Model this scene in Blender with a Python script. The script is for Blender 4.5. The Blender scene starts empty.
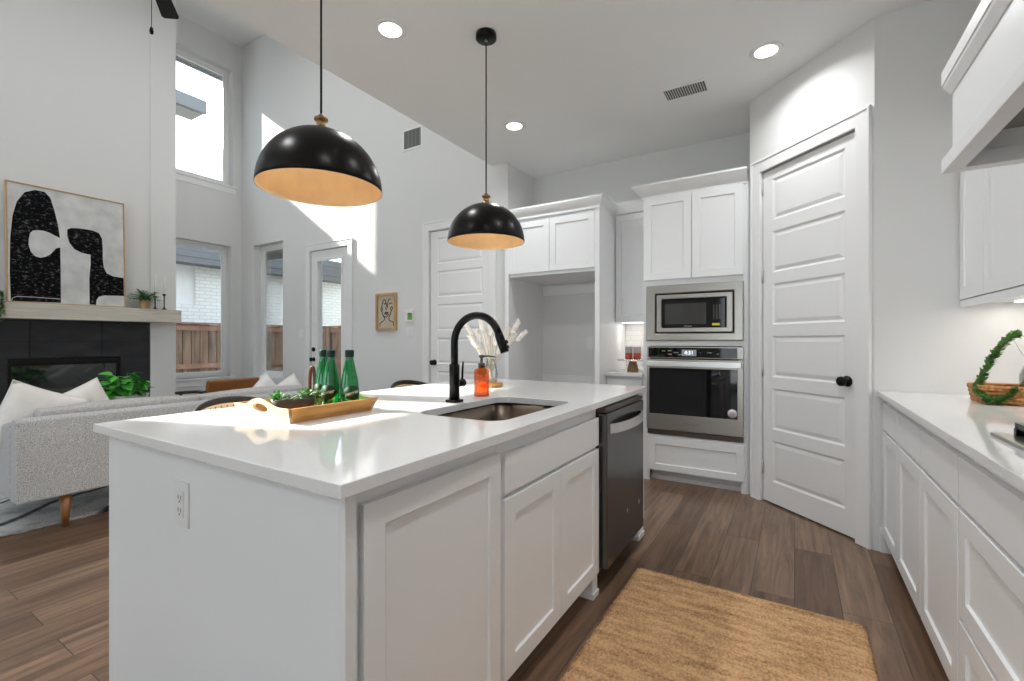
import bpy, bmesh, math, random
from mathutils import Matrix, Vector
random.seed(7)
SC = bpy.context.scene
COL = SC.collection
PI = math.pi
R = math.radians

# ------------------------------------------------------------------ camera
cam = bpy.data.cameras.new('camera')
cam.sensor_width = 36.0
cam.lens = 461.0 / 1024.0 * 36.0
cam.clip_start = 0.02
cam.clip_end = 300
camo = bpy.data.objects.new('camera', cam)
COL.objects.link(camo)
camo.location = (0, 0, 1.2)
camo.rotation_euler = (R(90), 0, R(31.5))
SC.camera = camo

# ------------------------------------------------------------------ world, sun, view
world = bpy.data.worlds.new('world')
SC.world = world
world.use_nodes = True
wn = world.node_tree.nodes
wl = world.node_tree.links
wn.clear()
w_out = wn.new('ShaderNodeOutputWorld')
w_bg = wn.new('ShaderNodeBackground')
w_tc = wn.new('ShaderNodeTexCoord')
w_sep = wn.new('ShaderNodeSeparateXYZ')
w_ramp = wn.new('ShaderNodeValToRGB')
w_ramp.color_ramp.elements[0].position = 0.0
w_ramp.color_ramp.elements[0].color = (0.84, 0.92, 1.0, 1)
w_ramp.color_ramp.elements[1].position = 0.8
w_ramp.color_ramp.elements[1].color = (0.66, 0.82, 1.0, 1)
wl.new(w_tc.outputs['Generated'], w_sep.inputs[0])
wl.new(w_sep.outputs['Z'], w_ramp.inputs[0])
wl.new(w_ramp.outputs[0], w_bg.inputs[0])
w_bg.inputs[1].default_value = 3.6
wl.new(w_bg.outputs[0], w_out.inputs[0])

sun = bpy.data.lights.new('sun', 'SUN')
sun.energy = 22.0
sun.angle = R(0.6)
sun.color = (1.0, 0.95, 0.88)
suno = bpy.data.objects.new('sun', sun)
COL.objects.link(suno)
SUN_DIR = Vector((1.0, 0.311, -0.685))
suno.rotation_euler = SUN_DIR.to_track_quat('-Z', 'Y').to_euler()
suno.location = (-20, -6, 14)

SC.view_settings.view_transform = 'Standard'
SC.view_settings.look = 'None'
SC.view_settings.gamma = 1.0
SC.view_settings.use_curve_mapping = False
SC.view_settings.exposure = -0.12
FILL_LAMP_W = 12.5        # power of one unseen lamp added to brighten the living room
CAN_W = 8.6          # power of one recessed ceiling lamp
try:
    SC.cycles.use_denoising = True
    SC.cycles.max_bounces = 10
    SC.cycles.diffuse_bounces = 6
    SC.cycles.glossy_bounces = 4
    SC.cycles.transmission_bounces = 6
    SC.cycles.transparent_max_bounces = 12
    SC.cycles.sample_clamp_indirect = 6.0
    SC.cycles.caustics_reflective = False
    SC.cycles.caustics_refractive = False
except Exception:
    pass

# ------------------------------------------------------------------ materials
def mat(name, base, rough=0.5, metal=0.0, bump=0.0, bscale=60.0, var=0.0, vscale=4.0, spec=0.5,
        emit=None, estr=0.0, coat=0.0, stretch=None, sheen=0.0):
    m = bpy.data.materials.new(name)
    m.use_nodes = True
    nt = m.node_tree
    b = nt.nodes['Principled BSDF']
    b.inputs['Base Color'].default_value = (*base, 1)
    b.inputs['Roughness'].default_value = rough
    b.inputs['Metallic'].default_value = metal
    b.inputs['Specular IOR Level'].default_value = spec
    if coat:
        b.inputs['Coat Weight'].default_value = coat
        b.inputs['Coat Roughness'].default_value = 0.05
    if sheen:
        b.inputs['Sheen Weight'].default_value = sheen
    if emit:
        b.inputs['Emission Color'].default_value = (*emit, 1)
        b.inputs['Emission Strength'].default_value = estr
    tc = None
    if bump or var:
        tc = nt.nodes.new('ShaderNodeTexCoord')
        mp = nt.nodes.new('ShaderNodeMapping')
        if stretch:
            mp.inputs['Scale'].default_value = stretch
        nt.links.new(tc.outputs['Object'], mp.inputs[0])
    if bump:
        n = nt.nodes.new('ShaderNodeTexNoise')
        n.inputs['Scale'].default_value = bscale
        n.inputs['Detail'].default_value = 4
        bp = nt.nodes.new('ShaderNodeBump')
        bp.inputs['Strength'].default_value = bump
        bp.inputs['Distance'].default_value = 0.01
        nt.links.new(mp.outputs[0], n.inputs['Vector'])
        nt.links.new(n.outputs['Fac'], bp.inputs['Height'])
        nt.links.new(bp.outputs[0], b.inputs['Normal'])
    if var:
        n2 = nt.nodes.new('ShaderNodeTexNoise')
        n2.inputs['Scale'].default_value = vscale
        n2.inputs['Detail'].default_value = 5
        rp = nt.nodes.new('ShaderNodeValToRGB')
        rp.color_ramp.elements[0].position = 0.3
        rp.color_ramp.elements[1].position = 0.7
        rp.color_ramp.elements[0].color = (*[c * (1 - var) for c in base], 1)
        rp.color_ramp.elements[1].color = (*[min(1, c * (1 + var)) for c in base], 1)
        nt.links.new(mp.outputs[0], n2.inputs['Vector'])
        nt.links.new(n2.outputs['Fac'], rp.inputs[0])
        nt.links.new(rp.outputs[0], b.inputs['Base Color'])
    return m

def glass_mat(name, tint=(1, 1, 1), gloss=0.10, rough=0.0, body=0.0):
    """thin pane: see-through with a clear reflection (and a little of its own colour)"""
    m = bpy.data.materials.new(name)
    m.use_nodes = True
    nt = m.node_tree
    nt.nodes.clear()
    out = nt.nodes.new('ShaderNodeOutputMaterial')
    tr = nt.nodes.new('ShaderNodeBsdfTransparent')
    tr.inputs[0].default_value = (*tint, 1)
    gl = nt.nodes.new('ShaderNodeBsdfGlossy')
    gl.inputs['Roughness'].default_value = rough
    lw = nt.nodes.new('ShaderNodeLayerWeight')
    lw.inputs[0].default_value = gloss * 3
    mx = nt.nodes.new('ShaderNodeMixShader')
    mu = nt.nodes.new('ShaderNodeMath')
    mu.operation = 'MULTIPLY_ADD'
    mu.inputs[1].default_value = 0.6
    mu.inputs[2].default_value = gloss * 0.5
    nt.links.new(lw.outputs['Fresnel'], mu.inputs[0])
    nt.links.new(mu.outputs[0], mx.inputs[0])
    src = tr
    if body:
        df = nt.nodes.new('ShaderNodeBsdfPrincipled')
        df.inputs['Base Color'].default_value = (*tint, 1)
        df.inputs['Roughness'].default_value = 0.1
        m2 = nt.nodes.new('ShaderNodeMixShader')
        m2.inputs[0].default_value = body
        nt.links.new(tr.outputs[0], m2.inputs[1])
        nt.links.new(df.outputs[0], m2.inputs[2])
        src = m2
    nt.links.new(src.outputs[0], mx.inputs[1])
    nt.links.new(gl.outputs[0], mx.inputs[2])
    nt.links.new(mx.outputs[0], out.inputs[0])
    return m

def brick_mat(name, c1, c2, mortar, bw, rh, ms, rot=(0, 0, 0), rough=0.5, grain=None, offset=0.5, bump=0.3, gstr=0.35, spec=0.5):
    m = bpy.data.materials.new(name)
    m.use_nodes = True
    nt = m.node_tree
    b = nt.nodes['Principled BSDF']
    b.inputs['Roughness'].default_value = rough
    b.inputs['Specular IOR Level'].default_value = spec
    tc = nt.nodes.new('ShaderNodeTexCoord')
    mp = nt.nodes.new('ShaderNodeMapping')
    mp.inputs['Rotation'].default_value = rot
    nt.links.new(tc.outputs['Object'], mp.inputs[0])
    br = nt.nodes.new('ShaderNodeTexBrick')
    br.offset = offset
    br.inputs['Color1'].default_value = (*c1, 1)
    br.inputs['Color2'].default_value = (*c2, 1)
    br.inputs['Mortar'].default_value = (*mortar, 1)
    br.inputs['Scale'].default_value = 1.0
    br.inputs['Mortar Size'].default_value = ms
    br.inputs['Brick Width'].default_value = bw
    br.inputs['Row Height'].default_value = rh
    br.inputs['Bias'].default_value = 0.0
    nt.links.new(mp.outputs[0], br.inputs['Vector'])
    col = br.outputs['Color']
    if grain:
        mp2 = nt.nodes.new('ShaderNodeMapping')
        mp2.inputs['Scale'].default_value = grain
        nt.links.new(tc.outputs['Object'], mp2.inputs[0])
        # shift the grain from board to board
        addv = nt.nodes.new('ShaderNodeVectorMath')
        addv.operation = 'MULTIPLY_ADD'
        addv.inputs[1].default_value = (37, 41, 0)
        nt.links.new(br.outputs['Color'], addv.inputs[0])
        nt.links.new(mp2.outputs[0], addv.inputs[2])
        no = nt.nodes.new('ShaderNodeTexNoise')
        no.inputs['Scale'].default_value = 1.0
        no.inputs['Detail'].default_value = 8
        no.inputs['Roughness'].default_value = 0.65
        no.inputs['Distortion'].default_value = 0.6
        nt.links.new(addv.outputs[0], no.inputs['Vector'])
        rp = nt.nodes.new('ShaderNodeValToRGB')
        rp.color_ramp.elements[0].position = 0.32
        rp.color_ramp.elements[1].position = 0.68
        rp.color_ramp.elements[0].color = (1 - gstr, 1 - gstr, 1 - gstr, 1)
        rp.color_ramp.elements[1].color = (1 + gstr * 0.8, 1 + gstr * 0.75, 1 + gstr * 0.7, 1)
        nt.links.new(no.outputs['Fac'], rp.inputs[0])
        mul = nt.nodes.new('ShaderNodeMix')
        mul.data_type = 'RGBA'
        mul.blend_type = 'MULTIPLY'
        mul.inputs['Factor'].default_value = 1.0
        nt.links.new(col, mul.inputs['A'])
        nt.links.new(rp.outputs[0], mul.inputs['B'])
        col = mul.outputs['Result']
    nt.links.new(col, b.inputs['Base Color'])
    bp = nt.nodes.new('ShaderNodeBump')
    bp.inputs['Strength'].default_value = bump
    bp.inputs['Distance'].default_value = 0.004
    inv = nt.nodes.new('ShaderNodeMath')
    inv.operation = 'SUBTRACT'
    inv.inputs[0].default_value = 1.0
    nt.links.new(br.outputs['Fac'], inv.inputs[1])
    nt.links.new(inv.outputs[0], bp.inputs['Height'])
    nt.links.new(bp.outputs[0], b.inputs['Normal'])
    return m

M = {}
M['wall'] = mat('wall_paint', (0.74, 0.74, 0.735), 0.75, bump=0.05, bscale=180, spec=0.25)
M['ceil'] = mat('ceiling_paint', (0.83, 0.83, 0.825), 0.85, bump=0.06, bscale=120, spec=0.15)
M['trim'] = mat('trim_paint', (0.84, 0.84, 0.84), 0.4)
M['cab'] = mat('cabinet_paint', (0.81, 0.818, 0.825), 0.38)
M['floor'] = brick_mat('floor_planks', (0.125, 0.072, 0.044), (0.225, 0.142, 0.092), (0.035, 0.024, 0.018), 1.25, 0.18, 0.0016,
                       rot=(0, 0, R(90)), rough=0.30, grain=(26, 1.8, 1), bump=0.4, gstr=0.52)
M['ext_ground'] = mat('bounce_ground', (0.70, 0.69, 0.67), 0.9, bump=0.3, bscale=30)  # unseen ground, paled to bounce sunlight up to the ceiling
M['lawn'] = mat('lawn', (0.42, 0.42, 0.32), 0.95, bump=0.5, bscale=40, var=0.3, vscale=3)  # unseen; its paleness sets the bounce light on the neighbours' brick
M['white_brick'] = brick_mat('white_painted_brick', (0.88, 0.87, 0.85), (0.82, 0.81, 0.79), (0.68, 0.67, 0.66), 0.24, 0.08, 0.010, rot=tuple(Matrix(((0, 1, 0), (0, 0, 1), (1, 0, 0))).to_euler()), rough=0.9)
M['white_brick_b'] = brick_mat('white_painted_brick_side', (0.88, 0.87, 0.85), (0.82, 0.81, 0.79), (0.68, 0.67, 0.66), 0.24, 0.08, 0.008, rot=(R(90), 0, 0), rough=0.9)
M['soffit'] = mat('grey_soffit', (0.16, 0.165, 0.17), 0.7)
M['roofing'] = mat('grey_shingles', (0.22, 0.22, 0.23), 0.9, bump=0.5, bscale=25, var=0.3, vscale=8)
M['fence'] = mat('fence_cedar', (0.30, 0.19, 0.13), 0.85, var=0.45, vscale=2.2, stretch=(9, 9, 0.8), bump=0.2, bscale=8)
M['fence_rail'] = mat('fence_rail_cedar', (0.42, 0.22, 0.15), 0.8, var=0.2, vscale=5)
M['tile'] = mat('charcoal_tile', (0.032, 0.033, 0.037), 0.45, spec=0.25, var=0.35, vscale=3, stretch=(1, 1, 2.5))
M['grout'] = mat('dark_grout', (0.012, 0.012, 0.013), 0.8)
M['black_metal'] = mat('black_metal', (0.012, 0.012, 0.013), 0.4, metal=0.6)
M['matte_black'] = mat('matte_black', (0.004, 0.004, 0.0045), 0.30, spec=0.22)
M['fan_black'] = mat('fan_black', (0.006, 0.006, 0.007), 0.5, spec=0.15)
M['mantel'] = mat('pale_oak', (0.60, 0.55, 0.475), 0.5, var=0.14, vscale=3, stretch=(10, 0.8, 14))
M['fire_glass'] = mat('firebox_glass', (0.010, 0.014, 0.014), 0.03, spec=0.9, coat=0.6)
M['sofa'] = mat('grey_tweed', (0.50, 0.50, 0.505), 0.95, bump=0.6, bscale=260, var=0.5, vscale=190, sheen=0.3, spec=0.2)
M['sofa_top'] = mat('grey_cushion_linen', (0.46, 0.45, 0.435), 0.95, bump=0.4, bscale=180, var=0.2, vscale=80, spec=0.2)
M['linen'] = mat('white_linen', (0.78, 0.755, 0.715), 0.95, bump=0.35, bscale=140, spec=0.2, var=0.05, vscale=12)
M['sofa_leg'] = mat('walnut_leg', (0.26, 0.115, 0.035), 0.35, var=0.2, vscale=8, stretch=(8, 8, 1))
M['leather'] = mat('tan_leather', (0.29, 0.105, 0.022), 0.5, bump=0.12, bscale=60, var=0.12, vscale=6)
M['dark_wood'] = mat('dark_walnut', (0.035, 0.02, 0.013), 0.45, var=0.3, vscale=8)
M['brown_wood'] = mat('brown_walnut', (0.13, 0.045, 0.018), 0.35, var=0.3, vscale=10)
M['black_wood'] = mat('black_stained_wood', (0.014, 0.010, 0.008), 0.4, spec=0.3)
M['cane'] = mat('cane', (0.62, 0.47, 0.31), 0.7, var=0.1, vscale=30)
M['green'] = mat('leaf_green', (0.055, 0.20, 0.035), 0.45, var=0.45, vscale=14)
M['green_bright'] = mat('bright_leaf', (0.06, 0.33, 0.035), 0.4, var=0.35, vscale=14)
M['green_dark'] = mat('succulent_leaf', (0.085, 0.20, 0.045), 0.45, var=0.55, vscale=30)
M['soil'] = mat('soil', (0.04, 0.028, 0.02), 0.95, bump=0.5, bscale=60)
M['terracotta'] = mat('tan_pot', (0.48, 0.30, 0.16), 0.7, var=0.12, vscale=20)
M['pot_pattern'] = mat('mottled_pot', (0.50, 0.49, 0.47), 0.6, var=0.45, vscale=9)
M['candle'] = mat('candle_wax', (0.85, 0.84, 0.80), 0.5)
M['frame_oak'] = mat('thin_oak_frame', (0.50, 0.32, 0.16), 0.45, var=0.12, vscale=10)
M['canvas'] = mat('canvas', (0.62, 0.62, 0.61), 0.9, var=0.16, vscale=7, bump=0.1, bscale=200)
M['ink'] = None
M['ink_plain'] = mat('ink_line', (0.01, 0.01, 0.012), 0.7)
M['paper'] = mat('tan_paper', (0.55, 0.47, 0.36), 0.85, var=0.06, vscale=12)
M['pendant_out'] = mat('pendant_bronze_black', (0.0055, 0.0045, 0.004), 0.30, spec=0.16, var=0.4, vscale=6)
M['pendant_in'] = mat('pendant_gold_leaf', (0.92, 0.66, 0.37), 0.5, metal=0.15, var=0.06, vscale=14)
M['brass'] = mat('brass', (0.34, 0.215, 0.09), 0.3, metal=1.0)
M['can_trim'] = mat('lamp_trim', (0.82, 0.82, 0.82), 0.5)
M['can_glow'] = mat('lamp_lens', (1, 1, 1), 0.5, emit=(1.0, 0.93, 0.82), estr=8.0)
M['bulb'] = mat('bulb_glow', (1, 1, 1), 0.5, emit=(1.0, 0.80, 0.55), estr=6.0)
M['led'] = mat('led_strip', (1, 1, 1), 0.5, emit=(1.0, 0.95, 0.88), estr=3.0)
M['vent'] = mat('vent_metal', (0.62, 0.62, 0.62), 0.5)
M['vent_dark'] = mat('vent_cavity', (0.10, 0.10, 0.10), 0.8)
M['steel'] = mat('brushed_steel', (0.40, 0.375, 0.34), 0.30, metal=1.0, var=0.05, vscale=6, stretch=(1, 60, 60), bump=0.02, bscale=90)
M['steel_light'] = mat('satin_steel', (0.72, 0.71, 0.70), 0.32, metal=1.0)
M['sink_steel'] = mat('sink_steel', (0.135, 0.105, 0.08), 0.34, metal=1.0)
M['dark_steel'] = mat('dark_stainless', (0.125, 0.122, 0.122), 0.22, metal=0.9)
M['dark_steel_edge'] = mat('dark_stainless_edge', (0.13, 0.10, 0.085), 0.35, metal=0.8)
M['black_glass'] = mat('black_glass', (0.006, 0.006, 0.007), 0.04, spec=0.45)
M['mw_glass'] = mat('microwave_glass', (0.02, 0.02, 0.022), 0.02, spec=1.0, coat=1.0)
M['display'] = mat('clock_display', (0.03, 0.03, 0.03), 0.3, emit=(0.75, 0.86, 0.95), estr=0.25)
M['digits'] = mat('clock_digits', (0.9, 0.95, 1), 0.3, emit=(0.9, 0.97, 1.0), estr=1.4)
M['print_white'] = mat('white_print', (0.75, 0.75, 0.75), 0.5)
M['print_grey'] = mat('grey_print', (0.22, 0.21, 0.20), 0.5)
M['yellow'] = mat('yellow_sticker', (0.75, 0.68, 0.08), 0.5)
M['sticker'] = mat('white_sticker', (0.72, 0.68, 0.69), 0.5)
M['plastic_white'] = mat('white_plastic', (0.80, 0.80, 0.80), 0.35)
M['slot'] = mat('outlet_slot', (0.12, 0.12, 0.12), 0.6)
M['tstat'] = mat('thermostat_screen', (0.05, 0.10, 0.03), 0.2, emit=(0.22, 0.55, 0.10), estr=0.35)
M['tray'] = mat('honey_acacia', (0.46, 0.22, 0.055), 0.38, var=0.32, vscale=2.5, stretch=(16, 2.0, 16))
M['tray_end'] = mat('sunlit_acacia', (0.68, 0.54, 0.36), 0.45, var=0.08, vscale=8)  # same wood as the tray, sunlit paleness put into the colour
M['bottle'] = glass_mat('green_bottle', (0.03, 0.50, 0.20), 0.12, 0.02, body=0.14)
M['bottle_cap'] = mat('dark_green_cap', (0.002, 0.022, 0.016), 0.4, spec=0.3)
M['bottle_label'] = mat('green_label', (0.006, 0.045, 0.014), 0.6, spec=0.2)
M['amber'] = glass_mat('amber_glass', (0.95, 0.33, 0.04), 0.10, 0.02, body=0.12)
M['pump'] = mat('pump_metal', (0.10, 0.085, 0.075), 0.35, metal=0.8)
M['clear'] = glass_mat('clear_glass', (0.97, 0.98, 0.98), 0.12)
M['pane'] = glass_mat('window_glass', (0.97, 0.985, 0.98), 0.05)
M['plume'] = mat('dried_plume', (0.92, 0.89, 0.84), 0.95, bump=0.3, bscale=220, spec=0.1)
M['stem'] = mat('dried_stem', (0.62, 0.50, 0.34), 0.8)
M['wicker'] = None
M['stand_wood'] = mat('stand_wood', (0.24, 0.13, 0.045), 0.5, var=0.3, vscale=14)
M['red_jar'] = glass_mat('red_candle_glass', (0.62, 0.07, 0.04), 0.10, 0.05, body=0.75)
M['jar_top'] = glass_mat('frosted_candle_glass', (0.70, 0.60, 0.60), 0.10, 0.1, body=0.6)
M['backsplash'] = brick_mat('backsplash_tile', (0.76, 0.76, 0.755), (0.72, 0.72, 0.72), (0.62, 0.62, 0.62), 0.15, 0.05, 0.004, rot=(R(90), R(45), 0), rough=0.2)
M['hood_steel'] = mat('hood_liner', (0.30, 0.285, 0.265), 0.45, metal=0.5)
M['rug_edge'] = mat('jute_binding', (0.40, 0.25, 0.12), 0.95, bump=0.6, bscale=120, var=0.2, vscale=60)
M['throw'] = mat('white_throw', (0.74, 0.735, 0.72), 0.95, bump=0.5, bscale=50, spec=0.2)

def quartz():
    m = mat('white_quartz', (0.76, 0.755, 0.745), 0.07, spec=0.5)
    nt = m.node_tree
    b = nt.nodes['Principled BSDF']
    tc = nt.nodes.new('ShaderNodeTexCoord')
    n = nt.nodes.new('ShaderNodeTexNoise')
    n.inputs['Scale'].default_value = 28
    n.inputs['Detail'].default_value = 6
    n2 = nt.nodes.new('ShaderNodeTexVoronoi')
    n2.inputs['Scale'].default_value = 130
    mx = nt.nodes.new('ShaderNodeMath')
    mx.operation = 'MULTIPLY'
    rp = nt.nodes.new('ShaderNodeValToRGB')
    rp.color_ramp.elements[0].position = 0.0
    rp.color_ramp.elements[0].color = (0.55, 0.52, 0.49, 1)
    rp.color_ramp.elements[1].position = 0.09
    rp.color_ramp.elements[1].color = (0.77, 0.765, 0.755, 1)
    nt.links.new(tc.outputs['Object'], n.inputs['Vector'])
    nt.links.new(tc.outputs['Object'], n2.inputs['Vector'])
    nt.links.new(n.outputs['Fac'], mx.inputs[0])
    nt.links.new(n2.outputs['Distance'], mx.inputs[1])
    nt.links.new(mx.outputs[0], rp.inputs[0])
    nt.links.new(rp.outputs[0], b.inputs['Base Color'])
    return m
M['quartz'] = quartz()

def distressed_ink():
    m = mat('distressed_black', (0.012, 0.012, 0.014), 0.9, spec=0.04)
    nt = m.node_tree
    b = nt.nodes['Principled BSDF']
    tc = nt.nodes.new('ShaderNodeTexCoord')
    mp = nt.nodes.new('ShaderNodeMapping')
    mp.inputs['Scale'].default_value = (1, 1, 1.7)
    n = nt.nodes.new('ShaderNodeTexNoise')
    n.inputs['Scale'].default_value = 24
    n.inputs['Detail'].default_value = 10
    n.inputs['Roughness'].default_value = 0.75
    rp = nt.nodes.new('ShaderNodeValToRGB')
    rp.color_ramp.elements[0].position = 0.54
    rp.color_ramp.elements[0].color = (0.007, 0.007, 0.008, 1)
    rp.color_ramp.elements[1].position = 0.80
    rp.color_ramp.elements[1].color = (0.34, 0.34, 0.34, 1)
    nt.links.new(tc.outputs['Object'], mp.inputs[0])
    nt.links.new(mp.outputs[0], n.inputs['Vector'])
    nt.links.new(n.outputs['Fac'], rp.inputs[0])
    nt.links.new(rp.outputs[0], b.inputs['Base Color'])
    return m
M['ink'] = distressed_ink()

def woven(name, c0, c1, sx, sy, rough=0.95, dist=0.006):
    """rows of chunky plaits: bands across Y broken into beads along X"""
    m = bpy.data.materials.new(name)
    m.use_nodes = True
    nt = m.node_tree
    b = nt.nodes['Principled BSDF']
    b.inputs['Roughness'].default_value = rough
    b.inputs['Specular IOR Level'].default_value = 0.15
    tc = nt.nodes.new('ShaderNodeTexCoord')
    mp = nt.nodes.new('ShaderNodeMapping')
    mp.inputs['Scale'].default_value = (sx, sy, sx)
    nt.links.new(tc.outputs['Object'], mp.inputs[0])
    vo = nt.nodes.new('ShaderNodeTexVoronoi')
    vo.inputs['Scale'].default_value = 1.0
    nt.links.new(mp.outputs[0], vo.inputs['Vector'])
    mp2 = nt.nodes.new('ShaderNodeMapping')
    mp2.inputs['Scale'].default_value = (sx * 0.06, sy * 0.45, 1)
    nt.links.new(tc.outputs['Object'], mp2.inputs[0])
    no = nt.nodes.new('ShaderNodeTexNoise')
    no.inputs['Scale'].default_value = 1.0
    no.inputs['Detail'].default_value = 6
    nt.links.new(mp2.outputs[0], no.inputs['Vector'])
    no2 = nt.nodes.new('ShaderNodeTexNoise')
    no2.inputs['Scale'].default_value = 1.4
    no2.inputs['Detail'].default_value = 3
    nt.links.new(mp.outputs[0], no2.inputs['Vector'])
    ad = nt.nodes.new('ShaderNodeMath')
    ad.operation = 'MULTIPLY_ADD'
    ad.inputs[1].default_value = 0.5
    nt.links.new(no2.outputs['Fac'], ad.inputs[0])
    hf = nt.nodes.new('ShaderNodeMath')
    hf.operation = 'MULTIPLY'
    hf.inputs[1].default_value = 0.5
    nt.links.new(no.outputs['Fac'], hf.inputs[0])
    nt.links.new(hf.outputs[0], ad.inputs[2])
    rp = nt.nodes.new('ShaderNodeValToRGB')
    rp.color_ramp.elements[0].position = 0.32
    rp.color_ramp.elements[0].color = (*c0, 1)
    rp.color_ramp.elements[1].position = 0.58
    rp.color_ramp.elements[1].color = (*c1, 1)
    nt.links.new(ad.outputs[0], rp.inputs[0])
    nt.links.new(rp.outputs[0], b.inputs['Base Color'])
    bp = nt.nodes.new('ShaderNodeBump')
    bp.inputs['Strength'].default_value = 0.9
    bp.inputs['Distance'].default_value = dist
    bp.invert = True
    nt.links.new(vo.outputs['Distance'], bp.inputs['Height'])
    nt.links.new(bp.outputs[0], b.inputs['Normal'])
    return m
M['jute'] = woven('jute_weave', (0.27, 0.140, 0.058), (0.70, 0.43, 0.225), 90, 62)
M['wicker'] = woven('wicker_weave', (0.17, 0.065, 0.02), (0.56, 0.29, 0.11), 45, 80, 0.8)

def shag():
    m = mat('shag_rug', (0.55, 0.55, 0.55), 0.98, spec=0.1)
    nt = m.node_tree
    b = nt.nodes['Principled BSDF']
    tc = nt.nodes.new('ShaderNodeTexCoord')
    n = nt.nodes.new('ShaderNodeTexNoise')
    n.inputs['Scale'].default_value = 2.6
    n.inputs['Detail'].default_value = 6
    n.inputs['Roughness'].default_value = 0.7
    rp = nt.nodes.new('ShaderNodeValToRGB')
    rp.color_ramp.elements[0].position = 0.36
    rp.color_ramp.elements[0].color = (0.24, 0.245, 0.26, 1)
    rp.color_ramp.elements[1].position = 0.56
    rp.color_ramp.elements[1].color = (0.62, 0.62, 0.61, 1)
    nt.links.new(tc.outputs['Object'], n.inputs['Vector'])
    nt.links.new(n.outputs['Fac'], rp.inputs[0])
    wv = nt.nodes.new('ShaderNodeTexWave')
    wv.inputs['Scale'].default_value = 0.7
    wv.inputs['Distortion'].default_value = 6.0
    wv.inputs['Detail'].default_value = 2
    mpw = nt.nodes.new('ShaderNodeMapping')
    mpw.inputs['Rotation'].default_value = (0, 0, R(-25))
    nt.links.new(tc.outputs['Object'], mpw.inputs[0])
    nt.links.new(mpw.outputs[0], wv.inputs['Vector'])
    rw = nt.nodes.new('ShaderNodeValToRGB')
    rw.color_ramp.elements[0].position = 0.0
    rw.color_ramp.elements[0].color = (0.10, 0.10, 0.11, 1)
    rw.color_ramp.elements[1].position = 0.06
    rw.color_ramp.elements[1].color = (1, 1, 1, 1)
    nt.links.new(wv.outputs['Fac'], rw.inputs[0])
    mul = nt.nodes.new('ShaderNodeMix')
    mul.data_type = 'RGBA'
    mul.blend_type = 'MULTIPLY'
    mul.inputs['Factor'].default_value = 1.0
    nt.links.new(rp.outputs[0], mul.inputs['A'])
    nt.links.new(rw.outputs[0], mul.inputs['B'])
    nt.links.new(mul.outputs['Result'], b.inputs['Base Color'])
    n3 = nt.nodes.new('ShaderNodeTexNoise')
    n3.inputs['Scale'].default_value = 90
    bp = nt.nodes.new('ShaderNodeBump')
    bp.inputs['Strength'].default_value = 1.0
    bp.inputs['Distance'].default_value = 0.02
    nt.links.new(tc.outputs['Object'], n3.inputs['Vector'])
    nt.links.new(n3.outputs['Fac'], bp.inputs['Height'])
    nt.links.new(bp.outputs[0], b.inputs['Normal'])
    return m
M['shag'] = shag()

# ------------------------------------------------------------------ mesh builder
def FR(o, u, v):
    """frame: local x -> u, y -> v, z -> u x v"""
    u = Vector(u).normalized()
    v = Vector(v).normalized()
    n = u.cross(v)
    return Matrix(((u.x, v.x, n.x, o[0]), (u.y, v.y, n.y, o[1]), (u.z, v.z, n.z, o[2]), (0, 0, 0, 1)))

def facing_minus_y(x, y, z): return FR((x, y, z), (1, 0, 0), (0, 0, 1))     # n = -Y
def facing_plus_x(x, y, z): return FR((x, y, z), (0, 1, 0), (0, 0, 1))      # n = +X
def facing_minus_x(x, y, z): return FR((x, y, z), (0, -1, 0), (0, 0, 1))    # n = -X
T = Matrix.Translation
ID = Matrix.Identity(4)

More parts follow.
